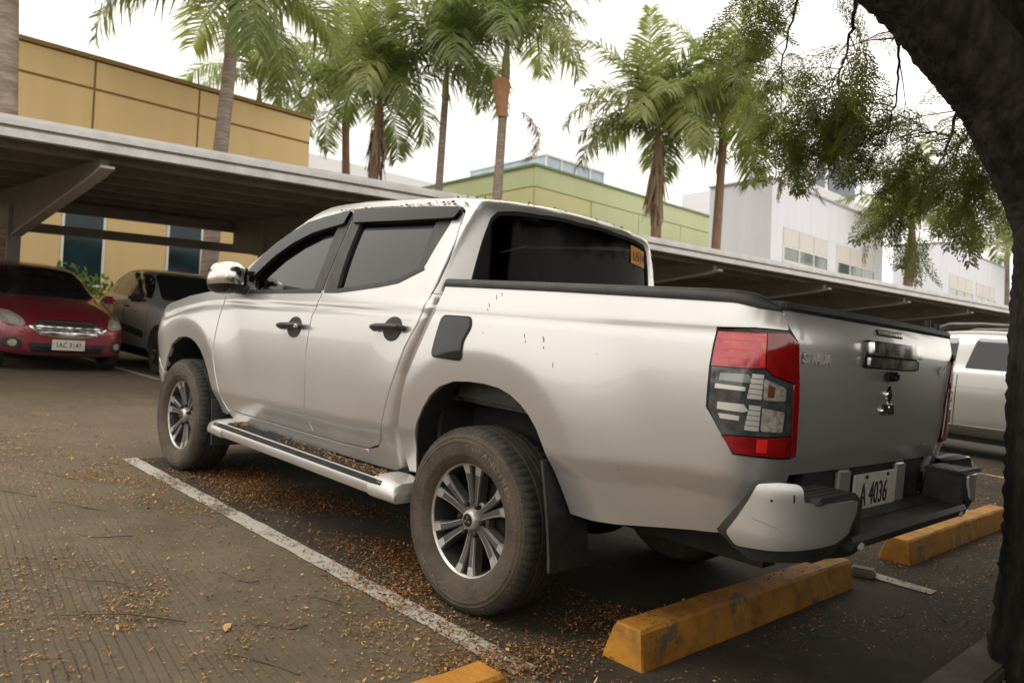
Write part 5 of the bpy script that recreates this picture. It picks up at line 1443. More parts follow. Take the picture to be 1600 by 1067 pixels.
# maroon sedan, nose towards -x world: local +x = forward, so turn by pi
rc = empty('sedan', (11.42, -.10, 0), math.pi)
tag(rc, 'maroon sedan with chrome grille and plate 1AC 3147 under the left carport', 'car')
st = [(2.06, .30, .42, .56, .46, .60, .4), (1.98, .22, .66, .62, .68, .66, .4), (1.80, .20, .76, .70, .77, .745, .4), (1.45, .20, .80, .80, .815, .86, .4), (1.05, .20, .82, .90, .83, .955, .4), (.78, .20, .82, .945, .835, 1.02, .5), (.55, .20, .82, .955, .835, 1.20, .60), (.15, .20, .82, .965, .835, 1.42, .57), (-.35, .20, .82, .975, .835, 1.50, .56), (-.95, .20, .82, .985, .83, 1.475, .55), (-1.45, .22, .82, .995, .82, 1.27, .58), (-1.8, .26, .78, .99, .78, 1.04, .4), (-2.1, .34, .66, .93, .66, .965, .4), (-2.16, .45, .5, .88, .5, .9, .3)]
rb_, rbv = car_body('body', rc, MT['red_paint'], st)
overlay('windshield', rbv, '+x', [(-.60, .99), (.60, .99), (.585, 1.06), (.50, 1.37), (.42, 1.405), (-.42, 1.405), (-.50, 1.37), (-.585, 1.06)], MT['dark_car_glass'] if 'dark_car_glass' in MT else MT['dark_glass'], rc, rnd=.03, step=.06)
for sg in (1, -1):
    hl = overlay('headlamp', rbv, '+x', [(sg * .50, .64), (sg * .55, .605), (sg * .66, .62), (sg * .77, .66), (sg * .785, .72), (sg * .74, .80), (sg * .64, .79), (sg * .54, .72)], MT['lamp_clear'], rc, off=.01, rnd=.02, step=.04)
    overlay('lamp_lens', rbv, '+x', [(sg * .57, .655), (sg * .68, .665), (sg * .70, .73), (sg * .61, .735)], MT['lamp_chrome'], hl, off=.014, rnd=.02, step=.04)
    fr_ = overlay('fog_bezel', rbv, '+x', [(sg * .53, .31), (sg * .74, .33), (sg * .73, .44), (sg * .60, .46), (sg * .53, .42)], MT['black_pl'], rc, off=.008, rnd=.03, step=.04)
    a = np.linspace(0, 2 * math.pi, 18, endpoint=False); overlay('fog_lamp', rbv, '+x', [(sg * .63 + .045 * math.cos(t), .385 + .045 * math.sin(t)) for t in a], MT['lamp_clear'], fr_, off=.013, step=.03)
gr = overlay('grille', rbv, '+x', [(-.455, .605), (-.34, .69), (.34, .69), (.455, .605), (.34, .515), (.16, .485), (-.16, .485), (-.34, .515)], MT['black_pl'], rc, off=.007, rnd=.02, step=.05)
ring = [(-.455, .605), (-.34, .69), (.34, .69), (.455, .605), (.34, .515), (.16, .485), (-.16, .485), (-.34, .515)]
overlay('grille_frame', rbv, '+x', grow(ring, .008), MT['chrome'], gr, off=.018, depth=.015, holes=[inset(ring, .012)], step=.05)
for z, w_ in ((.660, .35), (.620, .425), (.580, .405), (.542, .36), (.510, .27)):
    overlay('grille_bar', rbv, '+x', [(-w_, z + .013), (w_, z + .013), (w_ - .015, z - .011), (-w_ + .015, z - .011)], MT['chrome'], gr, off=.016, depth=.012, step=.06)
for ang in (90, 210, 330):
    overlay('emblem', rbv, '+x', rhomb(math.radians(ang), 0, .575, .05, .034), MT['chrome'], gr, off=.026, depth=.01, step=.05)
overlay('lower_grille', rbv, '+x', [(-.48, .40), (.48, .40), (.42, .275), (-.42, .275)], MT['black_pl'], rc, off=.006, rnd=.02, step=.05)
for z in (.335, .30): overlay('grille_bar', rbv, '+x', [(-.42, z + .006), (.42, z + .006), (.41, z - .006), (-.41, z - .006)], MT['gloss_black'], rc, off=.012, step=.06)
pl = MB(); pl.box((2.085, 0, .385), (.01, .40, .14), bevel=.003); pl = pl.build('number_plate', MT['plate'], rc)
v, f = text_arrays('1AC 3147', .095, .001, .001); mesh_obj('lettering', [(2.0915 + c, a * .80, .38 + b) for a, b, c in v], f, MT['ink'], pl)
for sg in (1, -1):
    overlay('side_window', rbv, '+y' if sg > 0 else '-y', [(.62, 1.0), (.30, 1.30), (.0, 1.385), (-.40, 1.42), (-.95, 1.40), (-1.30, 1.24), (-1.40, 1.06), (-.4, 1.01)], MT['dark_glass'], rc, rnd=.03, step=.08)
    q = MB(); q.box((.62, sg * .90, 1.02), (.10, .19, .12), bevel=.035); q.build('side_mirror', MT['red_paint'], rc, smooth=True)
    for x in (1.32, -1.28):
        arch_disc(rbv, rc, x, .335, sg); simple_wheel(rc, x, sg * .715, .29, sg)
q = MB(); q.box((-.2, 0, .21), (3.4, 1.3, .06)); q.build('underbody', MT['black_dull'], rc)

# grey hatchback beside it
sc_ = empty('hatchback', (10.75, -2.17, 0), math.pi)
tag(sc_, 'dusty grey hatchback with dark windows and black door moulding, right of the maroon sedan', 'car')
st = [(1.86, .34, .45, .66, .5, .70, .4), (1.80, .26, .68, .74, .70, .79, .4), (1.62, .24, .78, .84, .79, .90, .4), (1.25, .23, .84, .96, .845, 1.015, .4), (.92, .23, .85, 1.02, .855, 1.07, .4), (.70, .23, .855, 1.04, .86, 1.14, .55), (.40, .23, .855, 1.05, .86, 1.36, .62), (.05, .23, .855, 1.06, .86, 1.535, .62), (-.45, .23, .855, 1.075, .86, 1.60, .61), (-1.05, .24, .85, 1.09, .855, 1.585, .59), (-1.55, .27, .83, 1.10, .83, 1.49, .55), (-1.80, .32, .76, 1.09, .77, 1.28, .52), (-1.92, .42, .64, 1.04, .64, 1.08, .4)]
sb_, sbv = car_body('body', sc_, MT['grey_paint'], st)
overlay('windshield', sbv, '+x', [(-.66, 1.10), (.66, 1.10), (.64, 1.16), (.555, 1.46), (.48, 1.50), (-.48, 1.50), (-.555, 1.46), (-.64, 1.16)], MT['dark_glass'], sc_, rnd=.03, step=.06)
for sg in (1, -1):
    ax = '+y' if sg > 0 else '-y'
    overlay('side_window', sbv, ax, [(.58, 1.11), (.42, 1.26), (.22, 1.41), (.02, 1.48), (-.28, 1.50), (-.25, 1.115)], MT['dark_glass'], sc_, rnd=.03, step=.07)
    overlay('side_window', sbv, ax, [(-.33, 1.115), (-.34, 1.50), (-.9, 1.505), (-1.05, 1.46), (-1.02, 1.13)], MT['dark_glass'], sc_, rnd=.03, step=.07)
    overlay('side_window', sbv, ax, [(-1.10, 1.14), (-1.12, 1.45), (-1.40, 1.40), (-1.52, 1.18)], MT['dark_glass'], sc_, rnd=.03, step=.07)
    overlay('door_moulding', sbv, ax, [(.66, .60), (.45, .62), (-.85, .72), (-.85, .62), (-.1, .55), (.62, .50)], MT['black_pl'], sc_, off=.014, depth=.02, rnd=.02, step=.07)
    overlay('sill_trim', sbv, ax, [(.80, .27), (.80, .35), (-.85, .36), (-.85, .27)], MT['black_pl'], sc_, off=.008, rnd=.02, step=.08)
    for x0_, x1_ in ((-.30, .006), (-1.07, .006), (.73, .006)):
        overlay('door_gap', sbv, ax, [(x0_ - x1_, .38), (x0_ + x1_, .38), (x0_ + x1_, 1.10), (x0_ - x1_, 1.10)], MT['black_dull'], sc_, off=.002, depth=.004, step=.08)
    for x0_ in (-.16, -.93):
        q = MB(); q.tube([(x0_ - .09, sg * .862, .955), (x0_ - .05, sg * .886, .957), (x0_ + .05, sg * .886, .957), (x0_ + .09, sg * .862, .955)], .014, 8); q.build('door_handle', MT['gloss_black'], sc_, smooth=True)
    q = MB(); q.box((.55, sg * .97, 1.10), (.11, .22, .13), bevel=.04); q.build('side_mirror', MT['gloss_black'], sc_, smooth=True)
    q = MB(); q.tube([(.58, sg * .82, 1.07), (.56, sg * .92, 1.07)], .025, 8); q.build('mirror_arm', MT['black_pl'], sc_)
    hl = overlay('headlamp', sbv, ax, [(1.70, .76), (1.30, .86), (1.12, .93), (1.28, .95), (1.62, .86), (1.73, .80)], MT['lamp_clear'], sc_, off=.008, rnd=.02, step=.05)
    for x in (1.20, -1.22):
        arch_disc(sbv, sc_, x, .365, sg, MT['black_pl']); simple_wheel(sc_, x, sg * .765, .315, sg, 'alloy_dark', 8)
overlay('grille', sbv, '+x', [(-.4, .60), (.4, .60), (.36, .40), (-.36, .40)], MT['black_pl'], sc_, rnd=.03, step=.06)
q = MB(); q.box((0, 0, .22), (3.0, 1.45, .06)); q.build('underbody', MT['black_dull'], sc_)

# silver van at right, same heading as the pickup
vn = empty('van', (1.05, -9.72, 0), 0)
tag(vn, 'silver van with dark side windows, between the pickup tail and tree trunk', 'van')
st = [(2.30, .36, .5, .72, .52, .76, .4), (2.22, .28, .74, .82, .76, .87, .4), (1.95, .25, .84, .95, .85, 1.0, .4), (1.55, .25, .885, 1.07, .89, 1.12, .4), (1.25, .25, .89, 1.12, .895, 1.22, .6), (.90, .25, .89, 1.15, .895, 1.48, .68), (.50, .25, .89, 1.165, .895, 1.68, .69), (-.10, .25, .89, 1.17, .895, 1.755, .69), (-1.0, .25, .89, 1.18, .895, 1.75, .68), (-1.8, .27, .885, 1.18, .89, 1.70, .66), (-2.15, .32, .86, 1.17, .86, 1.60, .63), (-2.32, .40, .78, 1.12, .79, 1.40, .58), (-2.38, .5, .7, 1.0, .7, 1.04, .4)]
vb_, vbv = car_body('body', vn, MT['silver2'], st)
overlay('windshield', vbv, '+x', [(-.66, 1.22), (.66, 1.22), (.60, 1.60), (-.60, 1.60)], MT['dark_glass'], vn, rnd=.04, step=.08)
for sg in (1, -1):
    ax = '+y' if sg > 0 else '-y'
    overlay('side_window', vbv, ax, [(1.0, 1.20), (.72, 1.42), (.45, 1.58), (.03, 1.62), (.03, 1.20)], MT['dark_glass'], vn, rnd=.03, step=.08)
    overlay('side_window', vbv, ax, [(-.10, 1.20), (-.20, 1.63), (-1.0, 1.635), (-1.0, 1.21)], MT['dark_glass'], vn, rnd=.03, step=.08)
    overlay('side_window', vbv, ax, [(-1.10, 1.21), (-1.10, 1.635), (-1.75, 1.60), (-1.95, 1.25)], MT['dark_glass'], vn, rnd=.03, step=.08)
    overlay('side_moulding', vbv, ax, [(1.15, .34), (1.15, .42), (-1.2, .44), (-1.2, .35)], MT['chrome'], vn, off=.012, rnd=.02, step=.1)
    overlay('body_crease', vbv, ax, [(1.3, .945), (1.3, .955), (-1.9, .975), (-1.9, .963)], MT['silver2'], vn, off=.012, depth=.01, step=.1)
    for x0_ in (-.03, -1.05, 1.1):
        overlay('door_gap', vbv, ax, [(x0_ - .006, .42), (x0_ + .006, .42), (x0_ + .006, 1.19), (x0_ - .006, 1.19)], MT['black_dull'], vn, off=.002, depth=.004, step=.1)
    q = MB(); q.tube([(.35, sg * .60, 1.735), (.2, sg * .61, 1.80), (-.2, sg * .615, 1.825), (-1.5, sg * .60, 1.81), (-1.7, sg * .58, 1.74)], .022, 8); q.build('roof_rail', MT['alloy_mid'], vn, smooth=True)
    q = MB(); q.box((.98, sg * 1.0, 1.17), (.12, .2, .16), bevel=.04); q.build('side_mirror', MT['silver2'], vn, smooth=True)
    for x in (1.45, -1.45):
        arch_disc(vbv, vn, x, .38, sg); simple_wheel(vn, x, sg * .80, .33, sg)
q = MB(); q.box((0, 0, .24), (3.8, 1.5, .06)); q.build('underbody', MT['black_dull'], vn)

# ------------------------------------------------------------------ big tree at right
tr_ = empty('shade_tree', (-1.770, -0.677, 0))
tag(tr_, 'dark barked tree at the right edge with an arching limb and feathery leaves', 'tree')
def W2L(p): return np.array(p) - np.array([-1.770, -0.677, 0])
def bark_tube(path, rad, n=44, seed=0, knobs=.08, seg=150):
    rg = np.random.default_rng(seed)
    path = np.array(path, float); rad = np.array(rad, float)
    t0 = np.linspace(0, 1, len(path)); t = np.linspace(0, 1, seg)
    # smooth the path
    P_ = np.stack([np.interp(t, t0, path[:, i]) for i in range(3)], 1)
    for _ in range(10): P_[1:-1] = (P_[:-2] + P_[1:-1] * 2 + P_[2:]) / 4
    R_ = np.interp(t, t0, rad)
    ph = rg.uniform(0, 6.28, 12); V = []; prev = None
    for i in range(seg):
        tg_ = P_[min(i + 1, seg - 1)] - P_[max(i - 1, 0)]; tg_ /= np.linalg.norm(tg_)
        if prev is None: u = np.cross(tg_, [1, 0, 0])
        else: u = prev - tg_ * (prev @ tg_)
        u /= np.linalg.norm(u); prev = u; v_ = np.cross(tg_, u)
        for k in range(n):
            th = 2 * math.pi * k / n
            d = knobs * (.45 * math.sin(3 * th + ph[0] + 2 * t[i]) + .35 * math.sin(5 * th + ph[1] - 5 * t[i]) + .3 * math.sin(11 * th + ph[2] + 9 * t[i]) + .25 * math.sin(2 * th + ph[3] + 17 * t[i])) + rg.normal(0, .022)
            V.append(P_[i] + (u * math.cos(th) + v_ * math.sin(th)) * R_[i] * (1 + d))
    F = []
    for i in range(seg - 1):
        for k in range(n): F.append((i * n + k, i * n + (k + 1) % n, (i + 1) * n + (k + 1) % n, (i + 1) * n + k))
    return V, F
V, F = bark_tube([W2L(p) for p in ((-1.795, -0.697, -0.15), (-1.77, -0.677, 0.25), (-1.75, -0.667, 0.6), (-1.735, -0.657, 0.957), (-1.707, -0.637, 1.437), (-1.699, -0.621, 1.837), (-1.675, -0.597, 2.237), (-1.675, -0.613, 2.797), (-1.715, -0.677, 3.597))], [.26, .222, .208, .208, .212, .222, .228, .20, .14], seed=3)
mesh_obj('trunk', V, F, MT['bark'], tr_, smooth=True)
V, F = bark_tube([W2L(p) for p in ((-1.755, -0.677, 1.397), (-1.635, -0.557, 1.877), (-1.467, -0.309, 2.253), (-1.259, -0.021, 2.541), (-0.915, 0.363, 2.837), (-0.395, 0.843, 3.197))], [.14, .165, .155, .14, .115, .07], seed=5)
lb_o = mesh_obj('limb', V, F, MT['bark'], tr_, smooth=True)
V, F = bark_tube([W2L(p) for p in ((-1.75, -.68, 1.6), (-1.86, -.80, 2.05), (-2.0, -.90, 2.45), (-2.12, -1.0, 3.0), (-2.5, -1.3, 3.9))], [.18, .22, .24, .22, .12], seed=8, seg=90)
mesh_obj('limb', V, F, MT['bark'], tr_, smooth=True)
V, F = bark_tube([W2L(p) for p in ((-1.68, -.60, 1.95), (-1.60, -.50, 2.35), (-1.52, -.42, 2.75), (-1.50, -.40, 3.4))], [.17, .20, .19, .12], seed=9, seg=80)
mesh_obj('limb', V, F, MT['bark'], tr_, smooth=True)
# side branches carrying the foliage
RR = np.random.default_rng(21)
def pin_leaf(kind):
    # a bipinnate leaf in local coords: rachis along +x, drooping; returns verts, quads
    V = []; F = []
    L_ = .24; npn = 8 if kind == 0 else 6
    for i in range(npn):
        t = (i + 1.2) / (npn + .6); c = np.array([L_ * t, 0, -.09 * t * t])
        for sd in (-1, 1):
            pl_ = .085 * math.sin(math.pi * (.18 + .75 * t)); d = np.array([.55, sd * .83, -.12])
            if kind == 0:
                nl = 8
                for j in range(nl):
                    q = c + d * pl_ * (j + .8) / nl; q[2] -= .02 * ((j + 1) / nl) ** 2
                    for s2 in (-1, 1):
                        e = np.array([d[0] * .45 - s2 * d[1] * .85, d[1] * .45 + s2 * d[0] * .85, -.1]) * .0150
                        w_ = d * .0042
                        b = len(V); V += [q - w_, q + e * .5 - w_ * 1.2, q + e, q + e * .5 + w_ * 1.2]; F.append((b, b + 1, b + 2, b + 3))
            else:
                w_ = np.array([-d[1], d[0], 0]) * .014
                q = c + d * pl_; q[2] -= .02; b = len(V); V += [c, c + d * pl_ * .5 + w_, q, c + d * pl_ * .5 - w_]; F.append((b, b + 1, b + 2, b + 3))
    b = len(V); w_ = np.array([0, .0016, 0]); V += [w_ * 1, -w_, np.array([L_, 0, -.09]) - w_, np.array([L_, 0, -.09]) + w_]; F.append((b, b + 1, b + 2, b + 3))
    return np.array(V), np.array(F)
PLV = []
for k in range(5):
    V, F = pin_leaf(0); nq = len(F) - 1
    V = V.copy(); j_ = np.repeat(RR.normal(0, .0016, (nq, 3)), 4, 0); V[:nq * 4] += j_
    V[:, 2] -= RR.uniform(.5, 2.2) * V[:, 1] ** 2 * 3; V[:, 2] -= V[:, 0] ** 2 * RR.uniform(0, 2.5); V[:, 1] += RR.normal(0, 1.2) * V[:, 0] ** 2
    keep = np.concatenate([RR.random(nq) > .12, [True]]); PLV.append((V, F[keep]))
PL0 = PLV[0]; PL1 = pin_leaf(1)
def scatter_leaves(pts, dirs, sc, base):
    Vb, Fb = base; n = len(pts)
    d = dirs / np.linalg.norm(dirs, axis=1, keepdims=True); up = np.array([0, 0, 1.]) + RR.normal(0, .35, (n, 3)); y = np.cross(up, d); y /= np.linalg.norm(y, axis=1, keepdims=True); z = np.cross(d, y)
    Rm = np.stack([d, y, z], 2)
    V = np.einsum('nij,kj->nki', Rm, Vb) * sc[:, None, None] + pts[:, None, :]
    F = (Fb[None] + (np.arange(n) * len(Vb))[:, None, None]).reshape(-1, 4)
    return V.reshape(-1, 3), F
def np_mesh(name, V, F, m, parent):
    me = bpy.data.meshes.new(name); me.vertices.add(len(V)); me.vertices.foreach_set('co', np.asarray(V, np.float32).ravel())
    me.loops.add(F.size); me.loops.foreach_set('vertex_index', np.asarray(F, np.int32).ravel())
    me.polygons.add(len(F)); me.polygons.foreach_set('loop_start', np.arange(0, F.size, F.shape[1], dtype=np.int32))
    try: me.polygons.foreach_set('loop_total', np.full(len(F), F.shape[1], np.int32))
    except Exception: pass
    me.update(calc_edges=True); me.validate(); me.materials.append(m)
    return link(bpy.data.objects.new(name, me), parent)
CAMP = np.array([-2.373, 3.014, 1.184]); Fw = np.array(Fv); Rw = np.array(Rv); Uw = np.array(Uv)
# boughs: real positions in the tree's own space (metres), traced as polylines
boughs = [
 ([(-1.075, 0.187, 2.677), (-.55, -1.05, 3.02), (-.30, -1.55, 2.98), (-.05, -1.95, 2.90)], .022),
 ([(-0.971, 0.283, 2.757), (-.35, -.85, 3.22), (-.05, -1.35, 3.20), (.22, -1.75, 3.08), (.38, -2.1, 2.86)], .02),
 ([(-1.315, -0.157, 2.437), (-.95, -1.5, 2.70), (-.78, -2.0, 2.55), (-.55, -2.45, 2.42), (-.22, -2.75, 2.36)], .022),
 ([(-1.499, -0.437, 2.157), (-1.15, -1.75, 2.40), (-.95, -2.25, 2.36), (-.62, -2.7, 2.36), (-.30, -3.0, 2.30)], .018),
 ([(-1.395, -0.317, 2.333), (-1.0, -1.7, 2.60), (-.72, -2.3, 2.52), (-.40, -2.75, 2.40)], .016),
 ([(-.78, -2.0, 2.55), (-.50, -2.2, 2.66), (-.20, -2.4, 2.62)], .012),
 ([(-1.155, 0.059, 2.605), (-.72, -1.25, 2.80), (-.52, -1.8, 2.70), (-.28, -2.15, 2.62)], .016),
 ([(-.30, -1.55, 2.98), (-.12, -1.75, 2.84), (.02, -1.92, 2.72)], .01),
]
lp_, ld_ = [], []
for pth, r0 in boughs:
    pth = np.array(pth); t0 = np.linspace(0, 1, len(pth)); t = np.linspace(0, 1, 22); q = np.stack([np.interp(t, t0, pth[:, i]) for i in range(3)], 1)
    q[1:-1] += RR.normal(0, .005, (20, 3))
    mb = MB(); mb.tube([tuple(W2L(p)) for p in q], list(np.linspace(r0 * .6, r0 * .15, 22)), 8); mb.build('branch', MT['bark'], tr_, smooth=True)
    for i in range(4, 22):
        if RR.random() < .40: continue
        for _ in range(1):
            # a side twig ending in a tuft of leaves
            d = (q[min(i + 1, 21)] - q[i - 1]); d /= np.linalg.norm(d)
            s = np.cross(d, [0, 0, 1]); s /= np.linalg.norm(s); dv = d * RR.uniform(.2, 1) + s * RR.normal(0, .8) + np.array([0, 0, RR.normal(-.2, .45)]); dv /= np.linalg.norm(dv)
            l = RR.uniform(.10, .38) * (1.1 - .3 * t[i]); e = q[i] + dv * l
            mb = MB(); mb.tube([tuple(W2L(q[i])), tuple(W2L(q[i] + dv * l * .5 + [0, 0, .012])), tuple(W2L(e))], [.004, .003, .0018], 5); mb.build('twig', MT['bark'], tr_)
            for k in range(4 if RR.random() < .6 else 2):
                lp_.append(e - dv * l * .12 * k); ld_.append(dv * .8 + RR.normal(0, .55, 3) + np.array([0, 0, -.35]))
lp_ = np.array(lp_); ld_ = np.array(ld_)
Vs = []; Fs = []; nb_ = 0
for k in range(5):
    q_ = slice(k, None, 5); v_, f_ = scatter_leaves(lp_[q_] - np.array([-1.770, -0.677, 0]), ld_[q_], RR.uniform(.9, 1.4, len(lp_[q_])), PLV[k]); Vs.append(v_); Fs.append(f_ + nb_); nb_ += len(v_)
V = np.concatenate(Vs); F = np.concatenate(Fs)
if False: V, F = scatter_leaves(lp_ - np.array([-1.770, -0.677, 0]), ld_, RR.uniform(.75, 1.2, len(lp_)), PL0)
cr = np_mesh('crown', V, F, MT['leaf'], tr_)
# a near spray hanging into the top of the view
n1 = 7; pp = np.array([(-.80, .33, 2.54)] * n1) + RR.normal(0, .03, (n1, 3)); dd = np.array([(.15 * math.cos(k * 2.1) + .12, .35 * math.sin(k * 1.7), -1.) for k in range(n1)])
V, F = scatter_leaves(pp - np.array([-1.770, -0.677, 0]), dd, np.full(n1, .85), PL0); np_mesh('leaf_spray', V, F, MT['leaf'], tr_)
mb = MB(); mb.tube([tuple(W2L(p)) for p in ((-0.915, 0.363, 2.837), (-.8, .33, 2.85), (-.8, .33, 2.54))], [.012, .007, .003], 6); mb.build('branch', MT['bark'], tr_)
# canopy widened overhead and behind, kept out of view, to shade the pickup tail
nC = 17500
def in_view(p):
    d = p - CAMP; z = d @ Fw
    if z < .1: return False
    return abs((d @ Rw) / z) < .72 and (d @ Uw) / z < .57
cl = []
while len(cl) < nC:
    p = np.array([RR.uniform(-8.5, 1.2), RR.uniform(-12, 4.5), 0.]); u = ((p[0] + 3.7) / 4.8) ** 2 + ((p[1] + 3.5) / 8.2) ** 2
    if u > 1: continue
    h0 = 3.85 + .9 * (1 - u); p[2] = h0 + RR.random() ** 1.5 * 1.9 * math.sqrt(max(.05, 1 - u))
    if math.sin(p[0] * 2.3 + p[2] * 1.7) + math.sin(p[1] * 2.1 - p[2]) + RR.normal(0, .5) < -.75: continue
    if in_view(p): continue      # crown leaves inside the camera view are left out
    cl.append(p)
cl = np.array(cl); V, F = scatter_leaves(cl - np.array([-1.770, -0.677, 0]), RR.normal(0, 1, (nC, 3)) + [0, 0, -.25], RR.uniform(1.4, 2.3, nC), PL1)
np_mesh('upper_crown', V, F, MT['leaf'], tr_)
for pth, r in (([(-1.715, -0.677, 3.597), (-2.6, -2.4, 4.7), (-4.2, -3.2, 5.1)], .11), ([(-1.675, -0.613, 2.797), (-2.4, -.2, 4.2), (-3.6, 1.4, 4.9)], .10), ([(-1.675, -0.613, 2.797), (-1.0, -3.2, 4.6), (-.6, -5.0, 5.0)], .09), ([(-0.395, 0.843, 3.197), (-.3, 1.6, 4.3), (-.8, 2.8, 4.7)], .07)):
    mb = MB(); mb.tube([tuple(W2L(p)) for p in pth], [r, r * .7, r * .3], 10); mb.build('limb', MT['bark'], tr_, smooth=True)
# unseen hedge added behind the bays to block sky light from the tailgate
added_hedge = empty('hedge', (-4.6, 0, 0)); V, F = leaf_blob(1, (0, 0, 1), (1, 1, 1), .1, RR)
nH = 24000; p = np.stack([RR.uniform(-.7, .7, nH), RR.uniform(-16, 12, nH), RR.random(nH) ** .8 * 1.5], 1)
a = RR.normal(size=(nH, 3)); a /= np.linalg.norm(a, axis=1, keepdims=True); b = np.cross(a, RR.normal(size=(nH, 3))); b /= np.linalg.norm(b, axis=1, keepdims=True); s = .17
V = np.stack([p - a * s, p + b * s * .45, p + a * s, p - b * s * .45], 1).reshape(-1, 3); np_mesh('foliage', V, np.arange(4 * nH).reshape(-1, 4), MT['hedge_dark'], added_hedge)
tag(added_hedge, 'added leafy hedge out of view, screening the sky from the pickup tail', 'hedge')

# ------------------------------------------------------------------ fallen leaflets and twigs
def litter_mat():
    m = bpy.data.materials.new('fallen_leaflets'); m.use_nodes = True; t = m.node_tree; p = t.nodes['Principled BSDF']
    a = t.nodes.new('ShaderNodeAttribute'); a.attribute_name = 'leaf_colour'; t.links.new(a.outputs['Color'], p.inputs['Base Color']); p.inputs['Roughness'].default_value = .7
    return m
MT['litter'] = litter_mat()
LR = np.random.default_rng(99)
def litter(name, P, size, red, parent=None, label=None):
    n = len(P); th = LR.uniform(0, 2 * math.pi, n); tilt = LR.normal(0, .35, (n, 2))
    a = np.stack([np.cos(th), np.sin(th), tilt[:, 0]], 1); b = np.stack([-np.sin(th), np.cos(th), tilt[:, 1]], 1)
    s = (size * np.clip(LR.lognormal(-.06, .30, n), .35, 1.8))[:, None]
    w_ = s * LR.uniform(.28, .55, (n, 1)); lift = np.abs(tilt).sum(1) * s[:, 0] * .45
    Q = P.copy(); Q[:, 2] += lift + .001
    V = np.stack([Q - a * s, Q + b * w_ - a * s * .1, Q + a * s, Q - b * w_ + a * s * .1], 1).reshape(-1, 3)
    o = np_mesh(name, V, np.arange(4 * n).reshape(-1, 4), MT['litter'], parent)
    pal = np.array([(.42, .23, .055), (.50, .30, .09), (.33, .15, .04), (.22, .085, .028), (.55, .38, .15), (.16, .06, .025), (.26, .17, .06)])
    pw = np.array([.26, .2, .2, .14, .08, .07, .05]); pr = np.array([.10, .05, .24, .30, .02, .27, .02]); r_ = np.clip(red, 0, 1)[:, None]
    pp_ = np.cumsum(pw * (1 - r_) + pr * r_, 1); pp_ /= pp_[:, -1:]; k = (LR.random((n, 1)) > pp_).sum(1)
    c = pal[np.clip(k, 0, 6)] * LR.uniform(.5, 1.1, (n, 1)); c4 = np.concatenate([c, np.ones((n, 1))], 1)
    at = o.data.attributes.new('leaf_colour', 'FLOAT_COLOR', 'FACE'); at.data.foreach_set('color', c4.astype(np.float32).ravel())
    o['kind'] = 'stuff'
    if label: o['label'] = label
    return o
pts = []; red = []
def nz(x, y, s, ph): return (np.sin(x * s + ph + 1.7 * np.sin(y * s * .7 + ph)) + np.sin(y * s * 1.3 - ph + 1.3 * np.sin(x * s * .9))) * .25 + .5
def drop(n, fx, fy, dens=None, rd=0.):
    x = fx(n); y = fy(n)
    if dens is not None:
        k = LR.random(n) < dens(x, y); x = x[k]; y = y[k]
    pts.append(np.stack([x, y], 1)); red.append(np.full(len(x), rd))
U_ = LR.uniform
cl_d = lambda x, y: np.clip(nz(x, y, 2.1, .4) ** 2 * 1.9 * nz(x, y, 9, 1.1) ** 1.6 + .08, 0, 1)
drop(92000, lambda n: U_(-1.45, 4.2, n), lambda n: U_(1.0, 3.6, n), lambda x, y: cl_d(x, y) * np.clip(1.1 - .12 * np.maximum(x, 0), .3, 1))
drop(22000, lambda n: U_(3.2, 6.5, n), lambda n: U_(-.4, 3.0, n), lambda x, y: np.clip(nz(x, y, 1.6, 2.2) ** 2 * 1.4 * nz(x, y, 7, .2) + .05, 0, 1) * np.clip((6.6 - x) / 2, 0, 1))
drop(2500, lambda n: U_(6, 10, n), lambda n: U_(-2, 2.0, n), lambda x, y: np.clip(nz(x, y, 1.2, .3) ** 2, 0, 1))
drop(9000, lambda n: U_(-1.4, 3.4, n), lambda n: U_(.2, 1.0, n), lambda x, y: cl_d(x, y), .5)
drop(42000, lambda n: U_(.2, 2.9, n), lambda n: LR.normal(.55, .17, n), lambda x, y: np.clip(nz(x, y, 3.1, 2.5) * 1.5 - .32, 0, 1), .95)
drop(7000, lambda n: LR.normal(-.45, .10, n), lambda n: U_(.2, 1.3, n), lambda x, y: np.clip(nz(x, y, 6, .5) * 1.4 - .2, 0, 1), .7)
drop(1300, lambda n: LR.normal(.25, .25, n), lambda n: LR.normal(.97, .08, n), None, .4)
drop(15000, lambda n: U_(-1.5, -.85, n), lambda n: U_(-5.5, .9, n), lambda x, y: np.clip(nz(x, y, 3.3, 1.9) * 1.35 - .2, 0, 1) * np.clip(.45 - .22 * y, .25, 1), .45)
drop(42000, lambda n: U_(-.85, 2.2, n), lambda n: U_(-8.0, -1.3, n), lambda x, y: np.clip(nz(x, y, 2.1, 3.1) * 1.5 - .1, 0, 1), .15)
drop(5000, lambda n: U_(-2.3, -1.62, n), lambda n: U_(-5, .8, n), None, .5)
drop(2500, lambda n: U_(-.62, -.52, n), lambda n: U_(-1.2, .7, n), None, .6)
P2 = np.concatenate(pts); rd = np.concatenate(red)
ok = ~((P2[:, 0] < -.60) & (P2[:, 0] > -.815) & (((P2[:, 1] < .69) & (P2[:, 1] > -1.16)) | (P2[:, 1] > 1.31) | ((P2[:, 1] < -1.94) & (P2[:, 1] > -4.06))))
P2 = P2[ok]; rd = rd[ok]
Z = np.where(P2[:, 0] < -1.475, np.where(P2[:, 0] < -1.635, .021, .061), .0095)
litter('fallen_leaves', np.concatenate([P2, Z[:, None]], 1), .0068, rd, None, 'small ochre and rust leaflets scattered over the concrete')
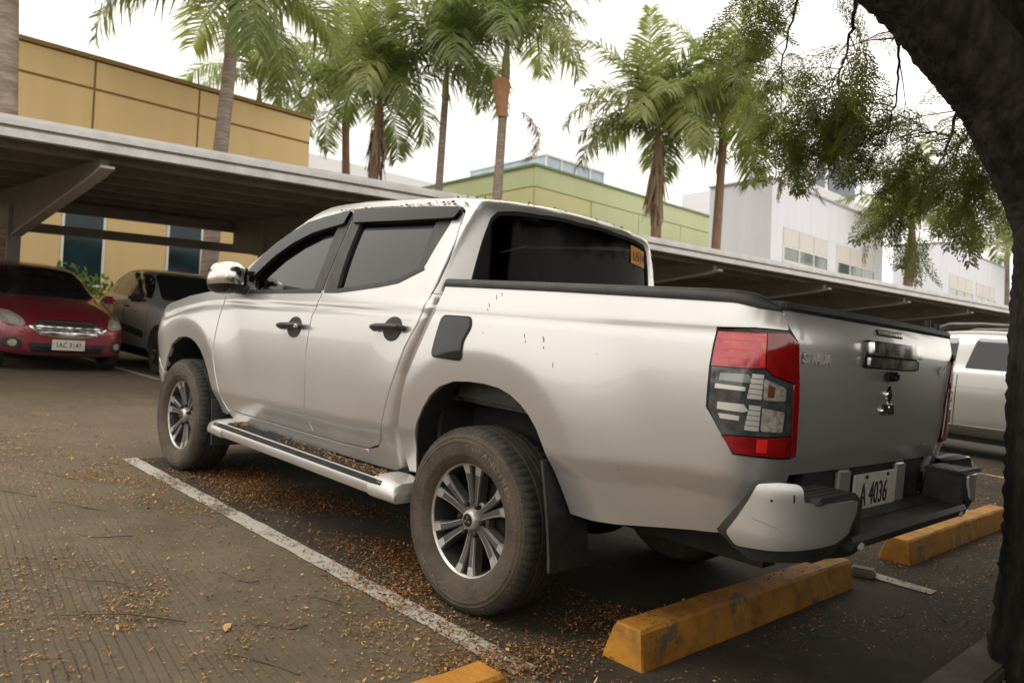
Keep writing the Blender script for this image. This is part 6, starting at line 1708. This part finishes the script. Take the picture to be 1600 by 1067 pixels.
# leaflets caught on the side step, the roof edge and the wheel stop
def on_part(n, fx, fy, z): return np.stack([fx(n), fy(n), np.full(n, z)], 1)
stp = [o_ for o_ in tk.children if o_.name.startswith('side_step')][0]
A_ = np.concatenate([on_part(260, lambda n: LR.normal(2.08, .05, n), lambda n: U_(.82, .925, n), .4525), on_part(700, lambda n: .55 + np.abs(LR.normal(0, .45, n)), lambda n: U_(.815, .93, n), .4525), on_part(160, lambda n: LR.normal(.62, .03, n), lambda n: U_(.82, .925, n), .456)])
litter('leaf_litter', A_, .0065, np.full(len(A_), .5), stp)
ra = []
for _ in range(420):
    y = LR.uniform(-.55, .60); x = LR.uniform(.30, .75) if LR.random() < .7 else LR.uniform(.3, 1.6)
    p = rcast(np.array([[x, y, 1.2]]), np.array([[0, 0, 1.]]), tmax=.8)[0]; ra.append(p + [0, 0, .001])
for _ in range(160):
    x = LR.uniform(.4, 1.5); p = on_door(x, 1.742 if x > .5 else 1.725); ra.append(p + np.array([0, .004, .002]))
litter('leaf_litter', np.array(ra), .0075, np.full(len(ra), .8), cabS)
P3 = np.stack([U_(-.765, -.665, 160), U_(-1.1, .6, 160), np.full(160, .147)], 1); 
litter('fallen_leaves', P3, .0075, np.full(160, .4), None, 'a few leaflets lying on top of the wheel stop')
# dry leaf stalks on the ground
tw = [((.55, 2.0), .5, .3), ((.95, 1.95), .32, -.2), ((1.6, 1.75), .3, .1), ((.2, 1.55), .22, .5), ((-.05, 1.75), .26, -.1), ((2.2, 1.7), .3, .05), ((.35, 1.3), .2, .2), ((-.3, 1.9), .24, 2.6), ((1.0, 2.5), .3, .6), ((.75, 1.45), .22, -.1), ((2.6, 1.9), .25, .2), ((3.0, 1.6), .3, -.15), ((-.15, 2.3), .25, .4), ((.5, 2.6), .3, -.5), ((-.9, -.1), .25, 1.2), ((-1.1, -.9), .2, .7)]
for k, ((x, y), l, a) in enumerate(tw):
    a = a + .62; mb = MB(); pth = []
    for j in range(8):
        t = j / 7; pth.append((x + l * (t - .5) * math.cos(a) + .02 * math.sin(t * 5 + k), y + l * (t - .5) * math.sin(a) + .02 * math.cos(t * 4 + k * 2), .012 + .008 * math.sin(t * 3.1 + k)))
    mb.tube(pth, list(np.linspace(.0028, .001, 8)), 5); o = mb.build('leaf_stalk', MT['twig'])
    tag(o, 'thin dry brown leaf stalk lying on the concrete among the leaflets', 'twig', 'dry leaf stalks on the ground')
# one bigger ochre leaf
mb = MB(); mb.add([(-.035, 0, .001), (-.01, .014, .006), (.03, .012, .004), (.04, 0, .001), (.03, -.010, .007), (-.01, -.013, .003)], [(0, 1, 5), (1, 2, 4, 5), (2, 3, 4)])
o = mb.build('leaf', mat('ochre_leaf', (.55, .33, .13), .7), fixn=False); o.location = (.28, 1.72, .010); o.rotation_euler = (0, 0, -.6)
tag(o, 'single larger ochre leaf on the grooved concrete near the bottom edge', 'leaf')
